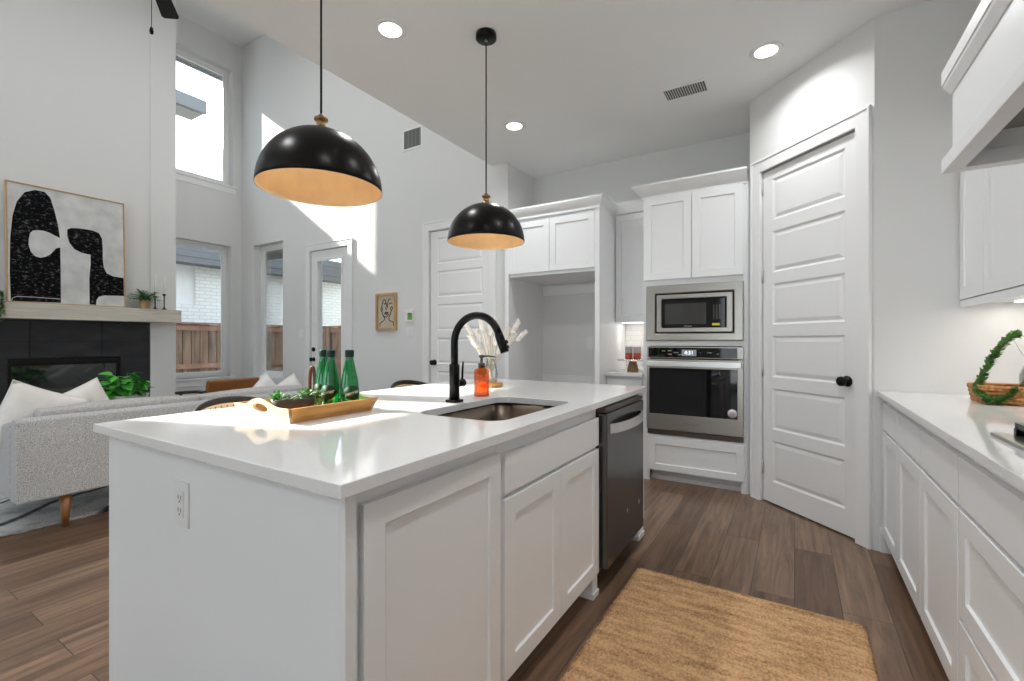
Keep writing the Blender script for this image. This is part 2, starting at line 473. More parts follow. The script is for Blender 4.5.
class MB:
    def __init__(self):
        self.v = []
        self.f = []
        self.s = []

    def add(self, verts, faces, m=ID, smooth=False):
        b = len(self.v)
        self.v += [m @ Vector(p) for p in verts]
        for f in faces:
            self.f.append([b + i for i in f])
            self.s.append(smooth)
        return self

    def box(self, x0, x1, y0, y1, z0, z1, m=ID):
        vs = [(x0, y0, z0), (x1, y0, z0), (x1, y1, z0), (x0, y1, z0), (x0, y0, z1), (x1, y0, z1), (x1, y1, z1), (x0, y1, z1)]
        return self.add(vs, [(3, 2, 1, 0), (4, 5, 6, 7), (0, 1, 5, 4), (1, 2, 6, 5), (2, 3, 7, 6), (3, 0, 4, 7)], m)

    def prism(self, pts, d0, d1, m=ID, smooth=False):
        n = len(pts)
        vs = [(p[0], p[1], d0) for p in pts] + [(p[0], p[1], d1) for p in pts]
        self.add(vs, [list(range(n))[::-1], list(range(n, 2 * n))], m)
        b = len(self.v) - 2 * n
        for i in range(n):
            j = (i + 1) % n
            self.f.append([b + i, b + j, b + n + j, b + n + i])
            self.s.append(smooth)
        return self

    def lathe(self, prof, m=ID, seg=24, smooth=True, caps=True):
        vs, fs = [], []
        k = len(prof)
        for i in range(seg):
            a = 2 * PI * i / seg
            for r, z in prof:
                vs.append((r * math.cos(a), r * math.sin(a), z))
        for i in range(seg):
            j = (i + 1) % seg
            for q in range(k - 1):
                fs.append((i * k + q, j * k + q, j * k + q + 1, i * k + q + 1))
        self.add(vs, fs, m, smooth)
        if caps:
            b = len(self.v) - len(vs)
            if prof[0][0] > 1e-6:
                self.f.append([b + i * k for i in range(seg)][::-1]); self.s.append(False)
            if prof[-1][0] > 1e-6:
                self.f.append([b + i * k + k - 1 for i in range(seg)]); self.s.append(False)
        return self

    def tube(self, path, r, seg=10, closed=False, m=ID, smooth=True, flat=1.0):
        P = [Vector(p) for p in path]
        n = len(P)
        rr = r if isinstance(r, (list, tuple)) else [r] * n
        vs, fs = [], []
        up = None
        for i in range(n):
            if closed:
                t = (P[(i + 1) % n] - P[i - 1]).normalized()
            else:
                t = (P[min(i + 1, n - 1)] - P[max(i - 1, 0)]).normalized()
            if up is None:
                up = Vector((0, 0, 1)) if abs(t.z) < 0.9 else Vector((1, 0, 0))
            up = (up - t * up.dot(t)).normalized()
            sd = t.cross(up)
            for k in range(seg):
                a = 2 * PI * k / seg
                vs.append(P[i] + sd * (rr[i] * math.cos(a) * flat) + up * (rr[i] * math.sin(a)))
        for i in range(n if closed else n - 1):
            j = (i + 1) % n
            for k in range(seg):
                l = (k + 1) % seg
                fs.append((i * seg + k, i * seg + l, j * seg + l, j * seg + k))
        self.add(vs, fs, m, smooth)
        if not closed:
            b = len(self.v) - len(vs)
            self.f.append([b + k for k in range(seg)][::-1]); self.s.append(False)
            self.f.append([b + (n - 1) * seg + k for k in range(seg)]); self.s.append(False)
        return self

    def plate(self, m, w, h, t, holes=()):
        """slab w x h, thickness t (local z 0..t), with rectangular holes (u0,u1,v0,v1)"""
        us = sorted({0.0, w, *[max(0, min(w, q)) for ho in holes for q in ho[:2]]})
        vs_ = sorted({0.0, h, *[max(0, min(h, q)) for ho in holes for q in ho[2:]]})
        nu, nv = len(us), len(vs_)
        def solid(i, j):
            if i < 0 or j < 0 or i >= nu - 1 or j >= nv - 1:
                return False
            cu, cv = (us[i] + us[i + 1]) / 2, (vs_[j] + vs_[j + 1]) / 2
            return not any(a < cu < b and c < cv < d for a, b, c, d in holes)
        idx = {}
        verts = []
        def V(i, j, k):
            if (i, j, k) not in idx:
                idx[(i, j, k)] = len(verts)
                verts.append((us[i], vs_[j], t * k))
            return idx[(i, j, k)]
        fs = []
        for i in range(nu - 1):
            for j in range(nv - 1):
                if not solid(i, j):
                    continue
                fs.append((V(i, j, 1), V(i + 1, j, 1), V(i + 1, j + 1, 1), V(i, j + 1, 1)))
                fs.append((V(i, j, 0), V(i, j + 1, 0), V(i + 1, j + 1, 0), V(i + 1, j, 0)))
                if not solid(i - 1, j): fs.append((V(i, j, 0), V(i, j, 1), V(i, j + 1, 1), V(i, j + 1, 0)))
                if not solid(i + 1, j): fs.append((V(i + 1, j, 0), V(i + 1, j + 1, 0), V(i + 1, j + 1, 1), V(i + 1, j, 1)))
                if not solid(i, j - 1): fs.append((V(i, j, 0), V(i + 1, j, 0), V(i + 1, j, 1), V(i, j, 1)))
                if not solid(i, j + 1): fs.append((V(i, j + 1, 0), V(i, j + 1, 1), V(i + 1, j + 1, 1), V(i + 1, j + 1, 0)))
        return self.add(verts, fs, m)

    def panel(self, m, w, h, t, rec, depth=0.008, slope=0.002, raise_in=None):
        """door leaf with sunk panels; rec = [(u0,u1,v0,v1)]; raise_in = (margin, lift) for raised fields"""
        self.plate(m, w, h, t, rec)
        for a, b, c, d in rec:
            e = 0.0005
            z = t - depth
            s = slope
            vs = [(a, c, t - e), (b, c, t - e), (b, d, t - e), (a, d, t - e),
                  (a + s, c + s, z), (b - s, c + s, z), (b - s, d - s, z), (a + s, d - s, z)]
            fs = [(0, 1, 5, 4), (1, 2, 6, 5), (2, 3, 7, 6), (3, 0, 4, 7)]
            if raise_in:
                g, l = raise_in
                vs += [(a + g, c + g, z), (b - g, c + g, z), (b - g, d - g, z), (a + g, d - g, z)]
                g2 = g + 0.022
                vs += [(a + g2, c + g2, z + l), (b - g2, c + g2, z + l), (b - g2, d - g2, z + l), (a + g2, d - g2, z + l)]
                for q in range(4):
                    r_ = (q + 1) % 4
                    fs += [(4 + q, 4 + r_, 8 + r_, 8 + q), (8 + q, 8 + r_, 12 + r_, 12 + q)]
                fs.append((12, 13, 14, 15))
            else:
                fs.append((4, 5, 6, 7))
            self.add(vs, fs, m)
        return self

    def sweep(self, path, prof, m=ID, closed=False):
        """sweep a profile of (offset to the right of the path, z) along a flat path with mitred corners"""
        P = [Vector((p[0], p[1])) for p in path]
        n = len(P)
        k = len(prof)
        vs, fs = [], []
        for i in range(n):
            d0 = (P[i] - P[i - 1]) if (i > 0 or closed) else (P[1] - P[0])
            d1 = (P[(i + 1) % n] - P[i]) if (i < n - 1 or closed) else (P[i] - P[i - 1])
            d0.normalize(); d1.normalize()
            n0 = Vector((d0.y, -d0.x)); n1 = Vector((d1.y, -d1.x))
            mt = (n0 + n1)
            mt = mt / max(0.2, mt.dot(n0)) if mt.length > 1e-6 else n0
            for o, z in prof:
                q = P[i] + mt * o
                vs.append((q.x, q.y, z))
        for i in range(n if closed else n - 1):
            j = (i + 1) % n
            for q in range(k):
                r_ = (q + 1) % k
                fs.append((i * k + q, j * k + q, j * k + r_, i * k + r_))
        if not closed:
            fs.append(tuple(range(k)))
            fs.append(tuple(range((n - 1) * k, n * k))[::-1])
        return self.add(vs, fs, m)

    def ball(self, c, r, sx=1, sy=1, sz=1, seg=16, rings=10, m=ID):
        vs, fs = [], []
        for i in range(rings + 1):
            th = PI * i / rings
            for j in range(seg):
                a = 2 * PI * j / seg
                vs.append((c[0] + r * sx * math.sin(th) * math.cos(a), c[1] + r * sy * math.sin(th) * math.sin(a), c[2] + r * sz * math.cos(th)))
        for i in range(rings):
            for j in range(seg):
                l = (j + 1) % seg
                fs.append((i * seg + j, (i + 1) * seg + j, (i + 1) * seg + l, i * seg + l))
        return self.add(vs, fs, m, True)

    def leaf(self, base, direction, length, width, curl=0.2, roll=0.0, up=(0, 0, 1)):
        d = Vector(direction).normalized()
        u = Vector(up)
        if abs(d.dot(u)) > 0.95:
            u = Vector((1, 0, 0))
        s = d.cross(u).normalized()
        nn = s.cross(d).normalized()
        if roll:
            q = Matrix.Rotation(roll, 3, d)
            s = q @ s
            nn = q @ nn
        b = Vector(base)
        prof = [(0, 0.05), (0.22, 0.75), (0.5, 1.0), (0.78, 0.66), (1.0, 0.02)]
        vs, fs = [], []
        for t, w in prof:
            c = b + d * (length * t) - nn * (curl * length * t * t)
            vs += [c - s * (width * 0.5 * w) + nn * (0.12 * width * w), c, c + s * (width * 0.5 * w) + nn * (0.12 * width * w)]
        for i in range(len(prof) - 1):
            a = 3 * i
            fs += [(a, a + 1, a + 4, a + 3), (a + 1, a + 2, a + 5, a + 4)]
        return self.add(vs, fs, ID, True)

    def text(self, s, size, m, depth=0.0006, align='CENTER'):
        cu = bpy.data.curves.new('lettering', 'FONT')
        cu.body = s
        cu.size = size
        cu.align_x = align
        cu.align_y = 'CENTER'
        cu.extrude = depth
        cu.resolution_u = 3
        o = bpy.data.objects.new('lettering', cu)
        me = bpy.data.meshes.new_from_object(o)
        self.add([v.co.copy() for v in me.vertices], [list(p.vertices) for p in me.polygons], m)
        bpy.data.objects.remove(o)
        bpy.data.curves.remove(cu)
        bpy.data.meshes.remove(me)
        return self

BASE = {}
def _link(name, mb, material, parent, loc, bevel, subsurf=0):
    me = bpy.data.meshes.new(name)
    off = Vector(loc)
    me.from_pydata([tuple(p - off) for p in mb.v], [], mb.f)
    me.polygons.foreach_set('use_smooth', mb.s)
    me.materials.append(M[material] if isinstance(material, str) else material)
    bm = bmesh.new()
    bm.from_mesh(me)
    bmesh.ops.remove_doubles(bm, verts=bm.verts, dist=1e-6)
    bmesh.ops.recalc_face_normals(bm, faces=bm.faces)
    bm.to_mesh(me)
    bm.free()
    me.update()
    o = bpy.data.objects.new(name, me)
    COL.objects.link(o)
    if bevel:
        md = o.modifiers.new('bevel', 'BEVEL')
        md.width = bevel
        md.segments = 2
        md.limit_method = 'ANGLE'
        md.angle_limit = R(40)
    if subsurf:
        md = o.modifiers.new('sub', 'SUBSURF')
        md.levels = subsurf
        md.render_levels = subsurf
    if parent is not None:
        o.parent = parent
    else:
        o.location = off
    BASE[o] = off
    return o

def tag(o, label, cat, group=None, kind=None):
    o['label'] = label
    o['category'] = cat
    if group: o['group'] = group
    if kind: o['kind'] = kind
    return o

def thing(name, label, cat, loc=(0, 0, 0), group=None):
    o = bpy.data.objects.new(name, None)
    o.empty_display_size = 0.05
    COL.objects.link(o)
    o.location = loc
    BASE[o] = Vector(loc)
    return tag(o, label, cat, group)

def single(name, mb, material, label, cat, loc=(0, 0, 0), group=None, bevel=0, subsurf=0):
    return tag(_link(name, mb, material, None, loc, bevel, subsurf), label, cat, group)

def part(name, mb, material, parent, label=None, bevel=0, subsurf=0):
    o = _link(name, mb, material, parent, BASE[parent], bevel, subsurf)
    if label: o['label'] = label
    return o

def struct(name, mb, material, label=None, parent=None, bevel=0, loc=(0, 0, 0)):
    if parent is None:
        o = _link(name, mb, material, None, loc, bevel)
        o['kind'] = 'structure'
        if label: o['label'] = label
        return o
    return part(name, mb, material, parent, label, bevel)

def setting(name, label, loc=(0, 0, 0)):
    o = bpy.data.objects.new(name, None)
    COL.objects.link(o)
    o.location = loc
    BASE[o] = Vector(loc)
    o['kind'] = 'structure'
    o['label'] = label
    return o

def dup(root, loc, label=None, group=None, rotz=None):
    r = root.copy(); COL.objects.link(r)
    r.location = loc
    if rotz is not None: r.rotation_euler = (0, 0, rotz)
    if label: r['label'] = label
    if group: r['group'] = group
    for ch in list(root.children):
        c = ch.copy(); COL.objects.link(c); c.parent = r
        for g in list(ch.children):
            d = g.copy(); COL.objects.link(d); d.parent = c
    return r

def lerp(a, b, t): return a + (b - a) * t
def smooth_path(pts, n=8):
    """Catmull-Rom through pts"""
    P = [Vector(p) for p in pts]
    P = [P[0] * 2 - P[1]] + P + [P[-1] * 2 - P[-2]]
    out = []
    for i in range(1, len(P) - 2):
        for k in range(n):
            t = k / n
            a, b, c, d = P[i - 1], P[i], P[i + 1], P[i + 2]
            out.append(0.5 * ((2 * b) + (c - a) * t + (2 * a - 5 * b + 4 * c - d) * t * t + (3 * b - a - 3 * c + d) * t ** 3))
    out.append(P[-2])
    return out

# ================================================================== THE SETTING
XL, YB, XR, YR = -7.6, 4.06, 1.045, -4.0       # left wall, patio wall, right wall, rear wall
ZK, ZL = 3.05, 5.92                            # kitchen and living-room ceilings
XK = -2.73                                     # edge of the kitchen ceiling

mb = MB(); mb.box(-7.8, 1.245, -4.2, 4.8, -0.12, 0.0)
struct('floor', mb, 'floor', 'brown wood-look plank floor')
mb = MB(); mb.box(XK, 1.245, -4.2, 4.8, ZK, ZK + 0.15)
struct('ceiling', mb, 'ceil', 'flat white kitchen ceiling')
mb = MB(); mb.box(-7.8, XK + 0.2, -4.2, 4.26, ZL, ZL + 0.15)
struct('ceiling', mb, 'ceil', 'high white living room ceiling')
mb = MB(); mb.plate(facing_minus_x(XK + 0.15, 4.06, ZK + 0.15), 8.06, ZL - ZK - 0.15, 0.15)
struct('wall_upper', mb, 'wall', 'wall above the kitchen ceiling edge')

# left wall with its windows: (y0, y1, z0, z1)
LWIN = [(2.95, 3.90, 0.64, 2.69), (2.975, 3.925, 3.64, 5.48), (-1.155, -0.27, 3.64, 5.42), (-0.20, 0.80, 3.64, 5.42),
        (-1.10, -0.10, 0.64, 2.69)]
mb = MB(); mb.plate(facing_plus_x(XL - 0.2, -4.2, 0), 8.46, ZL, 0.2, [(a + 4.2, b + 4.2, c, d) for a, b, c, d in LWIN])
struct('wall_left', mb, 'wall', 'grey window wall of the living room')
# patio wall: (x0, x1, z0, z1)
DOOR_P = (-5.83, -5.02, 0.0, 2.455)
DOOR_I = (-3.62, -2.765, 0.0, 2.465)
WIN_P = (-7.25, -6.48, 0.64, 2.69)
mb = MB(); mb.plate(facing_minus_y(XL, YB + 0.2, 0), -2.54 - XL, ZL, 0.2, [(a - XL, b - XL, c, d) for a, b, c, d in (DOOR_P, DOOR_I, WIN_P)])
struct('wall_back', mb, 'wall', 'grey wall holding the patio door and hall door')
mb = MB(); mb.plate(facing_plus_x(-2.69, 4.26, 0), 0.34, ZK, 0.15)
struct('wall_recess', mb, 'wall', 'side wall of the refrigerator recess')
mb = MB(); mb.plate(facing_minus_y(-2.69, 4.75, 0), 2.6, ZK, 0.15)
struct('wall_kitchen', mb, 'wall', 'kitchen wall behind the oven tower')
PA = Vector((-0.295, 4.015, 0)); PB = Vector((0.39, 3.33, 0))
PU = (PB - PA).normalized(); PN = Vector((-1, -1, 0)).normalized()
PLEN = (PB - PA).length
def pantry(along, up, out): # frame on the angled wall
    o = PA + PU * along + PN * out
    return FR((o.x, o.y, up), PU, (0, 0, 1))
mb = MB(); mb.plate(pantry(0, 0, -0.12), PLEN, ZK, 0.12, [(0.115, 0.872, 0, 2.465)])
struct('wall_pantry', mb, 'wall', 'angled pantry wall with a white door')
mb = MB(); mb.plate(facing_minus_x(-0.175, 4.6, 0), 0.46, ZK, 0.12)
struct('wall_pantry', mb, 'wall', 'pantry wall beside the oven tower')
mb = MB(); mb.plate(facing_minus_y(0.39, 3.45, 0), 0.86, ZK, 0.12)
struct('wall_end', mb, 'wall', 'wall at the end of the stove counter')
mb = MB(); mb.plate(facing_minus_x(1.195, 3.33, 0), 7.5, ZK, 0.15)
struct('wall_right', mb, 'wall', 'wall behind the stove counter')
ADDED_RWIN = [(-6.9, -4.3, 0.1, 2.7), (-1.6, 0.4, 0.1, 2.7), (-6.9, -4.7, 3.4, 5.3)]  # unseen windows added to let daylight in from behind
mb = MB(); mb.plate(FR((1.245, -4.2, 0), (-1, 0, 0), (0, 0, 1)), 9.05, ZL, 0.2, [(1.245 - b, 1.245 - a, c, d) for a, b, c, d in ADDED_RWIN])
struct('wall_rear', mb, 'wall', 'unseen rear wall with windows added for daylight')
# pantry interior back so that no daylight leaks under the door
mb = MB(); mb.box(-0.175, 1.195, 4.6, 4.75, 0, ZK)
struct('wall_pantry', mb, 'wall', 'back wall inside the pantry')
mb = MB(); mb.box(1.045, 1.195, 3.45, 4.6, 0, ZK)
struct('wall_pantry', mb, 'wall', 'side wall inside the pantry')
# dark hall behind the interior door
mb = MB(); mb.box(-3.9, -2.69, 5.2, 5.3, 0, 2.7); mb.box(-3.9, -3.8, 4.26, 5.2, 0, 2.7); mb.box(-3.9, -2.69, 4.26, 5.3, 2.7, 2.8)
struct('wall_hall', mb, 'wall', 'hall behind the panelled door')

def window(n, m, w, h, label, stool=False, fw=0.055):
    """m: frame on the wall's inner plane, lower left corner of the opening; local z points into the room"""
    s = setting('window_%d' % n, label, m.translation)
    f = MB()
    f.plate(m @ T((0, 0, -0.17)), w, h, 0.06, [(fw, w - fw, fw, h - fw)])
    g = 0.028
    f.plate(m @ T((fw, fw, -0.155)), w - 2 * fw, h - 2 * fw, 0.035, [(g, w - 2 * fw - g, g, h - 2 * fw - g)])
    struct('window_frame', f, 'trim', parent=s, bevel=0.003)
    p = MB(); p.plate(m @ T((fw + g, fw + g, -0.14)), w - 2 * (fw + g), h - 2 * (fw + g), 0.006)
    struct('window_pane', p, 'pane', parent=s)
    if stool:
        q = MB(); q.box(-0.06, w + 0.06, -0.03, 0.0, -0.11, 0.035, m); q.box(-0.04, w + 0.04, -0.12, -0.03, 0.0, 0.015, m)
        struct('window_sill', q, 'trim', parent=s, bevel=0.004)
    return s
for k, (a, b, c, d) in enumerate(LWIN):
    window(k + 1, facing_plus_x(XL, a, c), b - a, d - c,
           ['lower window beside the fireplace', 'upper window beside the fireplace', 'upper window past the fireplace', 'narrow upper window past the fireplace', 'lower window past the fireplace'][k], True)
window(6, facing_minus_y(WIN_P[0], YB, WIN_P[2]), WIN_P[1] - WIN_P[0], WIN_P[3] - WIN_P[2], 'tall window beside the patio door', False)
for k, (a, b, c, d) in enumerate(ADDED_RWIN):
    window(7 + k, FR((b, YR, c), (-1, 0, 0), (0, 0, 1)), b - a, d - c, 'unseen rear window added for daylight %s' % 'abc'[k], False)

# fireplace chase
XF = -7.0
mb = MB(); mb.box(-7.6, XF - 0.025, 0.76, 2.88, 0, ZL)
mb.box(XF - 0.025, XF + 0.014, 2.597, 2.88, 0, ZL); mb.box(XF - 0.025, XF + 0.014, 0.76, 1.043, 0, ZL); mb.box(XF - 0.025, XF - 0.004, 1.043, 2.597, 1.594, ZL)
struct('wall_fireplace', mb, 'wall', 'grey chimney breast above the mantel')
mb = MB()
mb.sweep([(XF + 0.014, 2.60), (XF + 0.014, 2.88), (-7.6, 2.88), (-7.6, 4.06), (-5.95, 4.06)], [(0, 0), (0.014, 0), (0.014, 0.12), (0.008, 0.135), (0, 0.14)])
struct('baseboard_left', mb, 'trim', 'white baseboard round the living room')
mb = MB(); mb.sweep([(-4.92, 4.06), (-3.72, 4.06)], [(0, 0), (0.014, 0), (0.014, 0.12), (0.008, 0.135), (0, 0.14)])
struct('baseboard_back', mb, 'trim', 'white baseboard along the patio wall')
mb = MB(); mb.plate(facing_minus_y(0.412, 3.33, 0), 0.07, 0.14, 0.014)
struct('baseboard_end', mb, 'trim', 'short white baseboard beside the stove cabinets', bevel=0.003)

def casing(m, x0, x1, top, w=0.092, t=0.018, parent=None):
    c = MB()
    c.plate(m, x1 - x0 + 2 * w, top + w, t, [(w, x1 - x0 + w, -1, top)])
    g = 0.016
    c.plate(m @ T((0, 0, t)), x1 - x0 + 2 * w, top + w, 0.007, [(g, x1 - x0 + 2 * w - g, -1, top + w - g)])
    struct('door_casing', c, 'trim', parent=parent, bevel=0.003)

KNOB = [(0.0, 0.0), (0.031, 0.0), (0.032, 0.006), (0.013, 0.010), (0.011, 0.026), (0.022, 0.032), (0.030, 0.042), (0.029, 0.056), (0.018, 0.064), (0.0, 0.066)]

def six_panel(name, label, m, w, h, zlo, marg, knob_u, hinge_u, knob_z=0.95):
    """m at the lower left of the leaf, on its front plane"""
    s = setting(name, label, m.translation)
    p = MB()
    rec = [(marg, w - marg, zlo + 0.383 * k, zlo + 0.383 * k + 0.30) for k in range(6)]
    p.panel(m @ T((0, 0, -0.04)), w, h, 0.04, rec, depth=0.010, slope=0.012, raise_in=(0.018, 0.007))
    struct('door_leaf', p, 'trim', parent=s)
    k = MB(); k.lathe(KNOB, m @ T((knob_u, knob_z, 0)), 24)
    k.lathe([(0, 0), (0.033, 0), (0.033, 0.006), (0, 0.007)], m @ T((knob_u, knob_z, 0)), 24)
    struct('door_knob', k, 'matte_black', parent=s)
    for z in (0.20, 0.92, 1.62, 2.28):
        hg = MB(); hg.lathe([(0.006, 0), (0.006, 0.09)], m @ T((hinge_u, z, 0.004)) @ Matrix.Rotation(-PI / 2, 4, 'X'), 10)
        hg.box(hinge_u - 0.012, hinge_u + 0.012, z, z + 0.09, -0.002, 0.0025, m)
        struct('door_hinge', hg, 'steel_light', parent=s)
    return s

# pantry door on the angled wall
s = six_panel('door_1', 'white six-panel pantry door', pantry(0.122, 0.012, -0.012), 0.743, 2.44, 0.155, 0.088, 0.672, -0.004, 0.94)
casing(pantry(0.122 - 0.092, 0, 0.0), 0, 0.743, 2.46, parent=s)
mb = MB(); mb.plate(pantry(0.122, 0, -0.118), 0.743, 2.462, 0.03, [(0.02, 0.723, -1, 2.44)])
struct('door_stop', mb, 'trim', parent=s)
# hall door
s = six_panel('door_2', 'white six-panel hall door', facing_minus_y(-3.612, YB + 0.02, 0.012), 0.84, 2.445, 0.155, 0.10, 0.062, 0.845, 0.935)
casing(facing_minus_y(-3.612 - 0.092, YB, 0), 0, 0.84, 2.47, parent=s)
# patio door with a tall glazed lite
s = setting('door_3', 'white patio door with a tall glass lite', (-5.82, YB, 0))
DW = 0.79
p = MB(); p.plate(facing_minus_y(-5.82, YB + 0.06, 0.012), DW, 2.435, 0.045, [(0.135, DW - 0.135, 0.25, 2.30)])
struct('door_leaf', p, 'trim', parent=s, bevel=0.003)
p = MB(); p.plate(facing_minus_y(-5.82 + 0.115, YB + 0.0155, 0.242), DW - 0.23, 2.09, 0.012, [(0.03, DW - 0.26, 0.03, 2.06)])
struct('lite_frame', p, 'trim', parent=s, bevel=0.004)
p = MB(); p.plate(facing_minus_y(-5.82 + 0.135, YB + 0.042, 0.262), DW - 0.27, 2.05, 0.006)
struct('door_pane', p, 'pane', parent=s)
casing(facing_minus_y(-5.83 - 0.092, YB, 0), 0, 0.81, 2.455, parent=s)
k = MB(); k.lathe(KNOB, facing_minus_y(-5.765, YB + 0.015, 0.935), 20)
struct('door_knob', k, 'matte_black', parent=s)
k = MB(); k.lathe([(0, 0), (0.030, 0), (0.032, 0.012), (0.024, 0.018), (0, 0.018)], facing_minus_y(-5.765, YB + 0.015, 1.075), 20)
k.box(-5.772, -5.758, YB - 0.018, YB - 0.003, 1.055, 1.095)
struct('door_deadbolt', k, 'matte_black', parent=s)

# ------------------------------------------------------------------ outside
mb = MB(); mb.box(-40, -7.8, -30, 40, -0.55, -0.35); mb.box(-7.8, 20, 4.8, 40, -0.55, -0.35)
struct('ground', mb, 'lawn', 'unseen lawn paled to bounce light onto the brick')
mb = MB(); mb.box(-7.8, 20, -30, -4.2, -0.55, -0.35)
struct('ground', mb, 'ext_ground', 'unseen ground kept pale to bounce sun into the room')
# own eave over the upper windows and a porch roof edge over the patio side
mb = MB(); mb.box(-8.35, -7.8, -0.45, 4.6, 5.675, 5.735); mb.box(-8.40, -8.35, -0.45, 4.6, 5.655, 5.855)
struct('roof', mb, 'soffit', 'grey eave of the house')
mb = MB(); mb.box(-9.0, -3.2, 4.26, 5.3, 2.90, 2.98); mb.box(-9.0, -3.2, 5.25, 5.3, 2.80, 3.05)
struct('roof', mb, 'soffit', 'grey patio roof edge')

def fence(name, label, m, length, h=1.95, cap=True):
    t = thing(name, label, 'fence', m.translation)
    b = MB()
    x = 0.0
    rnd = random.Random(5)
    while x < length:
        w = 0.138
        b.box(x, x + w, 0.03, h - 0.06 + rnd.uniform(-0.01, 0.01), 0, 0.018 + rnd.uniform(0, 0.008), m)
        b.box(x + w - 0.03, x + w + 0.042, 0.03, h - 0.07, -0.020, -0.004, m)
        x += w + 0.012
    part('boards', b, 'fence', t)
    for z in (0.35, 1.05, h - 0.18):
        r_ = MB(); r_.box(0, length, z, z + 0.09, 0.026, 0.066, m)
        part('rail', r_, 'fence_rail', t)
    c = MB(); c.box(-0.02, length, h - 0.06, h - 0.03, -0.04, 0.09, m)
    part('cap_rail', c, 'fence_rail', t)
    k = 0.3
    while k < length:
        q = MB(); q.box(k, k + 0.09, 0, h - 0.06, 0.066, 0.15, m)
        part('post', q, 'fence', t)
        k += 2.4
    return t
fence('wooden_fence', 'weathered brown board fence outside the window beside the fireplace', facing_plus_x(-9.7, -2.5, -0.38), 9.2)
fence('wooden_fence', 'weathered brown board fence outside the patio door', facing_minus_y(-9.6, 7.0, -0.38), 8.5)

# neighbour's house behind the left fence, and another behind the patio
t = thing('neighbour_house', 'white brick house behind the fence by the fireplace window', 'house', (-11.4, 0, -0.4))
w = MB(); w.plate(facing_plus_x(-11.6, -9, -0.4), 18.0, 3.5, 0.2, [(12.9, 14.1, 2.40, 3.25)])
part('brick_wall', w, 'white_brick', t)
w = MB(); w.box(-11.6, -11.4, -9, 3.9, 3.1, 6.1)
part('upper_wall', w, 'white_brick', t)
w = MB(); w.box(-20, -11.6, 3.7, 3.9, 3.1, 6.1)
part('upper_wall', w, 'white_brick_b', t)
w = MB(); w.box(-20, -11.6, 8.8, 9.0, -0.4, 3.1)
part('brick_wall', w, 'white_brick_b', t)
w = MB(); w.box(-11.55, -11.5, 3.9, 5.1, 2.0, 2.85)
part('window', w, 'trim', t)
r_ = MB()
r_.prism([(-10.85, 6.20), (-10.85, 6.37), (-15.5, 8.3), (-20.2, 6.37), (-20.2, 6.20), (-15.5, 8.1)], 9.2, -5.05, Matrix(((1, 0, 0, 0), (0, 0, -1, 0), (0, 1, 0, 0), (0, 0, 0, 1))))
part('roof', r_, 'roofing', t)
r_ = MB(); r_.box(-11.4, -10.9, -9.2, 5.0, 6.08, 6.14); r_.box(-10.92, -10.84, -9.2, 5.05, 6.10, 6.36)
part('soffit', r_, 'soffit', t)
r_ = MB(); r_.box(-11.4, -11.05, -9, 9.2, 2.86, 2.92)
for q in range(4): r_.box(-11.05, -10.98 + 0.01 * (q % 2), -9, 9.2, 2.86 + 0.13 * q, 2.985 + 0.13 * q)
r_.box(-11.6, -11.0, -9, 9.2, 3.38, 3.42)
part('lower_eave', r_, 'soffit', t)
t = thing('neighbour_house', 'white brick house behind the fence past the patio door', 'house', (-6, 9.0, -0.4))
w = MB(); w.box(-10.5, 4, 9.0, 9.2, -0.4, 4.2)
part('brick_wall', w, 'white_brick_b', t)
r_ = MB(); r_.prism([(8.4, 3.55), (8.4, 3.75), (13, 5.6), (13, 5.4)], -10.8, 4.3, Matrix(((0, 0, 1, 0), (1, 0, 0, 0), (0, 1, 0, 0), (0, 0, 0, 1))))
part('roof', r_, 'roofing', t)

# ================================================================== KITCHEN ISLAND
CF = -0.787            # plane of the island door fronts
CB = CF - 0.020        # plane of the cabinet boxes behind the doors
ZC = 0.885             # underside of the counters
IX0 = -2.02

def shaker(mb, m, w, h, t=0.02, rail=0.062, depth=0.009):
    mb.panel(m, w, h, t, [(rail, w - rail, rail, h - rail)], depth=depth, slope=0.0025)
    return mb

def foot(mb, x0, x1, y0, y1):
    mb.box(x0, x1, y0, y1, 0, 0.10)
    mb.box(x0 - 0.006, x1 + 0.006, y0 - 0.006, y1 + 0.006, 0, 0.028)

# panelled shell of the island: back, near end, far end
t = thing('island_panelling', 'white painted panelling around the end and back of the kitchen island', 'island', (-1.4, 1.75, 0))
b = MB(); b.box(IX0, -1.40, 0.63, 2.86, 0, ZC); b.box(-1.40, CB + 0.002, 0.63, 0.655, 0, ZC)
part('body', b, 'cab', t, bevel=0.003)
b = MB(); b.box(CB + 0.002, CB + 0.018, 0.63, 0.660, 0, ZC); 
part('corner_stile', b, 'cab', t, bevel=0.002)
b = MB(); b.box(-1.40, CB + 0.012, 2.735, 2.86, 0.10, ZC); foot(b, CB - 0.05, CB + 0.010, 2.742, 2.853); b.box(-1.40, CB - 0.07, 2.742, 2.853, 0, 0.10)
part('end_post', b, 'cab', t, bevel=0.002)
o_ = MB(); m = facing_minus_y(-1.527, 0.63, 0.672)
o_.plate(m, 0.082, 0.128, 0.006)
o_.box(0.022, 0.060, 0.026, 0.102, 0.006, 0.0085, m)
ol = part('outlet', o_, 'plastic_white', t, bevel=0.002)
for zc in (0.046, 0.082):
    q = MB()
    q.box(0.032, 0.0345, zc - 0.004, zc + 0.008, 0.0085, 0.0092, m); q.box(0.047, 0.0495, zc - 0.004, zc + 0.008, 0.0085, 0.0092, m)
    q.lathe([(0, 0.0085), (0.003, 0.0085), (0.003, 0.0092), (0, 0.0092)], m @ T((0.041, zc - 0.010, 0)), 10)
    part('socket', q, 'slot', ol)

